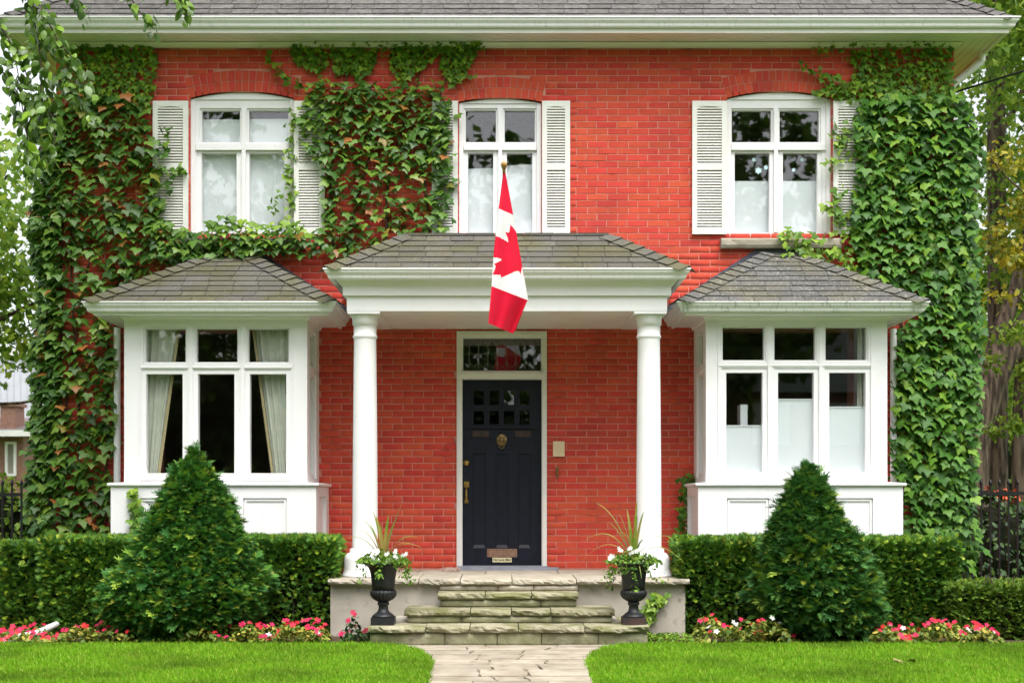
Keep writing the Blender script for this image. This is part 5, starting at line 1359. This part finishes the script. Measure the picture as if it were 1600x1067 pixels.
yb = -15.0
tree('screen_tree', 'bright leafy tree filling the gap between the ivy corner and the trunks', [(at(1500, yb), Q(1505, 250, yb), .14, .07), (Q(1503, 450, yb), Q(1560, 330, yb), .05, .02)],
     [(X(1535, yb), 15, Z(190, yb), 1.3, 1.2, 1.5), (X(1560, yb), 15, Z(420, yb), 1.3, 1.2, 1.3), (X(1530, yb), 15, Z(600, yb), 1.1, 1.0, 1.0), (X(1600, yb), 15, Z(620, yb), 1.0, 1.0, 1.0), (X(1600, yb), 15, Z(80, yb), 1.2, 1.2, 1.1), (X(1490, yb), 15, Z(350, yb), .9, 1, 2)], 5600, (.13, .22), 'bright_leaf', group='trees right of the house')
yb = -6.0
tree('sapling', 'thin sapling with light green leaves crossing in front of the forked trunk', [(at(1640, yb), Q(1625, 600, yb), .03, .02), (Q(1625, 600, yb), Q(1585, 520, yb), .014, .006), (Q(1626, 620, yb), Q(1560, 660, yb), .012, .005)],
     [(X(1585, yb), 6, Z(520, yb), .3, .3, .22), (X(1570, yb), 6, Z(665, yb), .34, .3, .2), (X(1625, yb), 6, Z(600, yb), .4, .3, .5), (X(1555, yb), 6, Z(560, yb), .12, .2, .2)], 900, (.07, .12), 'bright_leaf', group='trees right of the house')
for (px, yb, h, w_, lab, lf) in ((1500, -26, 9, 3.6, 'far round crowned tree directly behind the ivy corner', 'bright_leaf'), (1600, -30, 11, 4.2, 'tall far tree behind the straight trunk', 'bright_leaf'), (1730, -24, 10, 4, 'far tree beyond the right edge', 'bright_leaf'),
                         (1650, -20, 4.5, 2.6, 'low yellow-green far tree behind the slim trunk', 'bright_leaf')):
    x = X(px, yb); tree('far_tree', lab, [((x, -yb, 0), (x+.3, -yb, h*.6), .25, .10), ((x+.2, -yb, h*.4), (x+1.2, -yb, h*.75), .09, .03)], [(x, -yb, h*.62, w_, w_*.8, h*.30), (x-w_*.5, -yb, h*.42, w_*.7, w_*.6, h*.2), (x+w_*.5, -yb, h*.40, w_*.7, w_*.6, h*.22), (x, -yb, h*.25, w_*.9, w_*.6, h*.16)], 5200, (.20, .34), lf, group='far trees right of the house')
def shrub(name, label, c, rad, n, m, size=(.06, .10), tv=OV_V, tf=OV_F, group=None, cat='shrub'):
    c = Vector(c); e_ = empty(name, (c.x, c.y, 0)); tag(e_, label, cat, group)
    d = rng.normal(0, 1, (n, 3)); d /= np.linalg.norm(d, axis=1, keepdims=True); lump = np.array([mnoise.noise(q*2.3+np.array(c)) for q in d])
    pos = np.array(c) + d*np.array(rad)*((1+.22*lump)*(1-.25*rng.random(n)**2))[:, None]; k = pos[:,2] > .03; pos, d = pos[k], d[k]; n = len(pos)
    o = scatter('foliage', tv, tf, pos, align(d*.6+rng.normal(0, .5, (n, 3))+np.array([0, 0, -.5]), d+np.array([0, 0, .8])+rng.normal(0, .3, (n, 3))), rng.uniform(*size, n), m, e_, (c.x, c.y, 0)); o['kind'] = 'stuff'
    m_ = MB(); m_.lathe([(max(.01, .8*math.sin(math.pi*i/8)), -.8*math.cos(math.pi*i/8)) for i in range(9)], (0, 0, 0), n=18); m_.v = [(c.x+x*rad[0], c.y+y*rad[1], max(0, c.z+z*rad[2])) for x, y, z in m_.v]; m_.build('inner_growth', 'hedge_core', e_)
for px, yb, h, rx, lab in ((1545, -2.6, 1.35, .75, 'dark glossy shrub behind the right iron fence nearest the house'), (1610, -3.0, 1.30, .9, 'dark glossy shrub behind the right iron fence at the picture edge'), (1720, -3, 1.4, 1.1, 'dark shrub behind the right iron fence beyond the picture edge')):
    shrub('dark_shrub', lab, (X(px, yb), -yb, h*.42), (rx, .6, h*.60), 1500, 'shrub_leaf', group='dark shrubs behind the right fence')
shrub('red_flowers', 'strip of orange-red blooms showing over the dark shrubs by the right fence', (X(1556, -3.4), 3.4, 1.36), (.35, .2, .10), 110, 'petal_orange', (.04, .06), cat='flowers')
for px, yb, h, rx, lab in ((1535, -13, 3.2, 1.6, 'mid green understorey bush between the house corner and the forked tree'), (1600, -14, 3.0, 2.0, 'mid green understorey bush behind the slim trunk'), (1700, -13, 3.4, 2, 'mid green understorey bush at far right')):
    shrub('green_bush', lab, (X(px, yb), -yb, h*.45), (rx, 1.2, h*.6), 2200, 'bright_leaf', (.12, .2), DIA_V, DIA_F, group='bushes among the right trees')
# west side
for (px, yb, h, w_, lab, n) in ((-60, -9, 9.5, 2.6, 'bright leafy tree left of the house behind the ivy fringe', 6500), (-160, -16, 12, 4.0, 'tall far tree at the left edge of the picture', 5200), (-300, -6, 10, 3.2, 'large tree beyond the left edge of the picture', 3500)):
    x = X(px, yb); tree('side_tree', lab, [((x-.6, -yb, 0), (x-.4, -yb, h*.55), .20, .10), ((x-.5, -yb, h*.40), (x+w_*.55, -yb, h*.50), .07, .02), ((x-.5, -yb, h*.5), (x+w_*.3, -yb, h*.72), .07, .02), ((x-.5, -yb, h*.3), (x+w_*.6, -yb, h*.32), .05, .015)],
         [(x, -yb, h*.66, w_, w_*.8, h*.20), (x+w_*.25, -yb, h*.50, w_*.62, w_*.6, h*.09), (x-w_*.5, -yb, h*.45, w_*.7, w_*.6, h*.15), (x+w_*.45, -yb, h*.40, w_*.34, w_*.4, h*.045)], n, (.13, .21), 'bright_leaf', group='trees left of the house')
shrub('garden_bush', 'bright green bush under the ivy fringe behind the left iron fence', (X(0, -2), 2.0, .70), (.7, .6, .85), 1300, 'bright_leaf', (.07, .12))
# neighbour seen in the gap on the left: grey clad building with a brick cottage and chimney in front
yb = -26
nb = empty('grey_building', (X(0, yb)-4, -yb+4, 0)); tag(nb, 'pale grey clad building far behind at the left edge', 'building')
m_ = MB(); x1 = X(48, yb); zt = Z(556, yb); m_.box(x1-9, x1, -yb, -yb+8, 0, zt); m_.build('wall', 'siding', nb)
for i in range(46):
    MB().box(x1-.10-i*.196, x1-.085-i*.196, -yb-.03, -yb-.001, 0, zt-.02).build('cladding_seam', 'siding', nb)
m_ = MB(); m_.box(x1-9.1, x1+.1, -yb-.1, -yb+8.1, zt+.002, zt+.18); m_.build('parapet', 'cream_paint', nb)
yb = -20
nb = empty('brick_cottage', (X(-40, yb), -yb+2, 0)); tag(nb, 'low brick cottage with a chimney at the far left edge', 'house')
x0, x1 = X(-260, yb), X(36, yb); zt = Z(675, yb)
m_ = MB(); m_.box(x0, x1, -yb, -yb+5, 0, zt); m_.build('wall', 'far_brick', nb)
m_ = MB(); m_.add([(x0-.3, -yb-.4, zt), (x1+.3, -yb-.4, zt), (x1+.3, -yb+2.5, zt+.5), (x0-.3, -yb+2.5, zt+.5), (x1+.3, -yb+5.4, zt), (x0-.3, -yb+5.4, zt)], [(0,1,2,3), (3,2,4,5), (0,3,5), (1,4,2)]); rf = m_.build('roof', 'far_roof', nb)
m_ = MB(); m_.box(x0-.32, x1+.32, -yb-.44, -yb-.40, zt-.12, zt+.03); m_.build('fascia', 'white_paint', nb)
cx0, cx1 = X(-4, yb), X(19, yb); m_ = MB(); m_.box(cx0, cx1, -yb+.2, -yb+.9, zt-.2, Z(634, yb)); m_.box(cx0-.05, cx1+.05, -yb+.15, -yb+.95, Z(633.5, yb), Z(628, yb)); m_.build('chimney', 'far_brick', nb)
r = rect(9, 26, 690, 712, yb); m_ = MB(); m_.plate(r[0], r[1], r[2]-.5, r[3], [grow((r[0], r[1], r[2]-.5, r[3]), -.06)], yb+.001, yb+.06); w_ = m_.build('window', 'white_paint', nb)
m_ = MB(); m_.box(r[0]+.05, r[1]-.05, -yb-.02, -yb-.002, r[2]-.45, r[3]-.05); m_.build('pane', 'interior', nb)

# ------------------------------------------------------------------ birch whose twigs hang in at the top left
bi = empty('birch_tree', (-6.6, -3.0, 0)); tag(bi, 'birch twigs with drooping leaves hanging in at the top left', 'tree')
m_ = MB(); limb(m_, (-6.6, -3.0, 0), (-6.1, -3.0, 7.6), .16, .09); m_.build('trunk', 'bark', bi, smooth=True)
YB = 3.0
TW = [[(-60, -120), (20, -60), (45, -20), (50, 20), (60, 60), (67, 110), (66, 160), (56, 188)], [(60, 60), (95, 72), (122, 100), (136, 150)], [(67, 110), (98, 130), (128, 165), (146, 192)], [(66, 160), (88, 190), (86, 235), (74, 268)],
      [(-40, -10), (0, 40), (22, 75), (30, 120), (22, 175)], [(60, -80), (108, -20), (124, 8), (132, 30)], [(108, -60), (195, -20), (214, 14), (240, 44)], [(195, -20), (270, -14), (286, 6), (290, 28)], [(-50, 60), (0, 108), (30, 150), (40, 205), (50, 246)],
      [(66, 150), (44, 200), (46, 250), (58, 285)], [(56, 60), (40, 110), (48, 150)], [(45, -20), (80, 40), (104, 96), (112, 140)]]
m_ = MB(); limb(m_, (-6.15, -3.0, 7.0), P(-60, -120, YB), .05, .02); limb(m_, P(-60, -120, YB), P(108, -60, YB), .02, .008); limb(m_, P(-60, -120, YB), P(-50, 60, YB), .02, .008); m_.build('limb', 'bark', bi)
p, r, sc_ = crown_leaves([(-6.4, -3.2, 9.0, 1.9, 1.9, 1.4), (-4.9, -2.8, 8.0, 1.3, 1.5, .7), (-7.4, -2.6, 7.4, 1.3, 1.5, 1.2), (-3.6, -2.6, 8.4, 1.1, 1.4, .6)], 7000, (.07, .12))  # crown above the frame, unseen, added to shade the left of the house
o = scatter('crown', OV_V, OV_F, p, r, sc_, 'birch_leaf', bi, (-6.6, -3.0, 0)); o['kind'] = 'stuff'
lp = []; ld = []
for k, tw in enumerate(TW):
    yo = YB + random.uniform(-.25, .3) if k > 0 else YB
    q = [P(a, b, YB) + Vector((0, random.uniform(-.06, .06), 0)) for a, b in tw]
    m_ = MB(); m_.tube(q, np.linspace(.009 if k else .012, .0025, len(q)), 6); m_.build('twig', 'twig', bi)
    for a, b in zip(q[:-1], q[1:]):
        n = int((b-a).length*85) + 1
        for i in range(n):
            t = random.random(); p = a.lerp(b, t) + Vector((random.gauss(0, .035), random.gauss(0, .07), random.gauss(0, .03))); lp.append(p); ld.append(((b-a).normalized().x*.5 + random.gauss(0, .45), random.gauss(-.1, .5), -.75 + random.gauss(0, .3)))
lp = np.array(lp); n = len(lp); sc = rng.uniform(.065, .12, n)
rot = align(np.array(ld), rng.normal(0, .5, (n, 3)) + np.array([0, -.6, .6]))
me = np_mesh('leaf', OV_V, OV_F, 'birch_leaf', np.zeros(len(OV_F)), True); od = np.argsort(-sc)
for i in od[:300]: inst('leaf', me, bi, lp[i], rot=Matrix(rot[i].tolist()), scale=float(sc[i]))
if n > 300:
    o = scatter('leaves', OV_V, OV_F, lp[od[300:]], rot[od[300:]], sc[od[300:]], 'birch_leaf', bi, (-6.6, -3.0, 0), smooth=True); o['kind'] = 'stuff'

# ------------------------------------------------------------------ across the street (seen mirrored in the panes), with unseen sky-blocking trees added at the sides
m_ = MB(); m_.box(-60, 60, -30, -22, .002, .004); tag(m_.build('road', 'asphalt'), kind='structure')
m_ = MB(); m_.box(-60, 60, -21.8, -20.2, .002, .12); tag(m_.build('pavement', 'pale_concrete'), kind='structure')
st = None
for k, (x, y, h, w_) in enumerate(((-13, -34, 18, 5.4), (-3.5, -36, 17, 5.2), (6.0, -34, 18, 5.4), (-23, -35, 17, 6), (21, -40, 18, 6), (-33, -26, 17, 6), (33, -27, 17, 6), (-31, -12, 15, 5.5), (32, -11, 15, 5.5))):  # the last ones, far west and east, are added out of view to block low sky
    lab = ('street tree second from the west across the road', 'street tree facing the front door across the road', 'street tree facing the right bay across the road', 'westernmost street tree across the road', 'easternmost street tree across the road', 'unseen tree added far to the west to block low sky', 'unseen tree added far to the east to block low sky', 'unseen tree added nearer the house on the west to block low sky', 'unseen tree added nearer the house on the east to block low sky')[k]
    tree('street_tree', lab, [((x, y, 0), (x+.3, y, h*.55), .38, .22), ((x+.2, y, h*.35), (x+2.2, y+.5, h*.65), .14, .05), ((x+.1, y, h*.4), (x-2.2, y, h*.7), .14, .05)],
         [(x, y, h*.66, w_, w_*.8, h*.28), (x-w_*.55, y, h*.45, w_*.6, w_*.6, h*.16), (x+w_*.55, y, h*.46, w_*.6, w_*.6, h*.16), (x, y, h*.34, w_*.8, w_*.6, h*.12)], 7500, (.38, .60), 'tree_leaf', group='trees across the road')
for k, (x, y, rx, h) in enumerate(((-19, -38, 5, 6.5), (-10, -39, 5, 7), (-2.5, -40, 4.6, 6.4), (3.6, -40, 3.6, 6.5), (26, -42, 6, 7))):
    shrub('street_bush', ('big dark bush across the road facing the left lawn corner', 'big dark bush across the road facing the left bay', 'big dark bush across the road facing the steps', 'big dark bush across the road beside the gabled house', 'big dark bush across the road at the east end')[k], (x, y, h*.45), (rx, 2.0, h*.6), 2600, 'tree_leaf', (.35, .6), DIA_V, DIA_F, group='bushes across the road')
oh = empty('gabled_house', (13, -44, 0)); tag(oh, 'pale gabled brick house across the road mirrored in the right bay panes', 'house')
MB().box(8, 18, -49, -41, 0, 5.4).build('wall', 'far_brick', oh)
m_ = MB(); m_.prism([(7.4, 5.402), (18.6, 5.402), (13, 9.6)], -49.4, -40.6); m_.build('gable', 'siding', oh)
m_ = MB(); m_.prism([(7.0, 5.2), (13, 9.75), (19, 5.2), (19, 5.5), (13, 10.05), (7.0, 5.5)], -49.8, -40.2); m_.build('roof', 'far_roof', oh)
for x in (9.5, 12.2, 15):
    for z in (1.0, 3.4): MB().box(x, x+1.4, -40.99, -40.9, z, z+1.6).build('window', 'white_paint', oh)

# ------------------------------------------------------------------ grass blades on the two lawns
n = 330000
gx = rng.uniform(-5.6, 5.6, n); d_ = rng.random(n); gy = -(2.60 + 3.3*d_)
edge = -2.66 - .05*np.array([mnoise.noise((x*1.7, 3, 0)) for x in np.linspace(-5.6, 5.6, 400)])
k = gy < np.interp(gx, np.linspace(-5.6, 5.6, 400), edge) - rng.random(n)*.03 + .02
jx = np.array([mnoise.noise((a*9, b*9, 4)) for a, b in zip(gx[::1], gy[::1])])*.035
k &= ~in_poly(np.stack([gx + jx, gy], 1), [(a + .025*s_, b) for s_, E in ((1, PL), (-1, PR[::-1])) for a, b in E])
gx, gy = gx[k], gy[k]; n = len(gx)
GB_V = np.array([(-.5, 0, 0), (.5, 0, 0), (.28, -.14, .6), (-.28, -.14, .6), (0, -.42, 1.0)]); 
V0 = np.array([(-.055, 0, 0), (.055, 0, 0), (.035, .10, .60), (0, .34, 1.0)]); F0 = np.array([(0, 1, 2), (0, 2, 3)])
ml = np.array([mnoise.noise((a*.9, b*.9, 2)) for a, b in zip(gx[::50], gy[::50])])
rotg = rots(rng.normal(0, .25, n), rng.normal(0, .25, n), rng.uniform(0, 2*math.pi, n))
hh = rng.uniform(.030, .062, n)
for side, nm in ((-1, 'left'), (1, 'right')):
    q = (gx < .04) if side < 0 else (gx >= .04)
    o = scatter('grass', V0, F0, np.stack([gx[q], gy[q], np.full(q.sum(), .001)], 1), rotg[q], hh[q], 'grass', None, (side*3, -4, 0))
    tag(o, 'short bright green lawn on the %s side of the path' % nm, 'grass', kind='stuff')
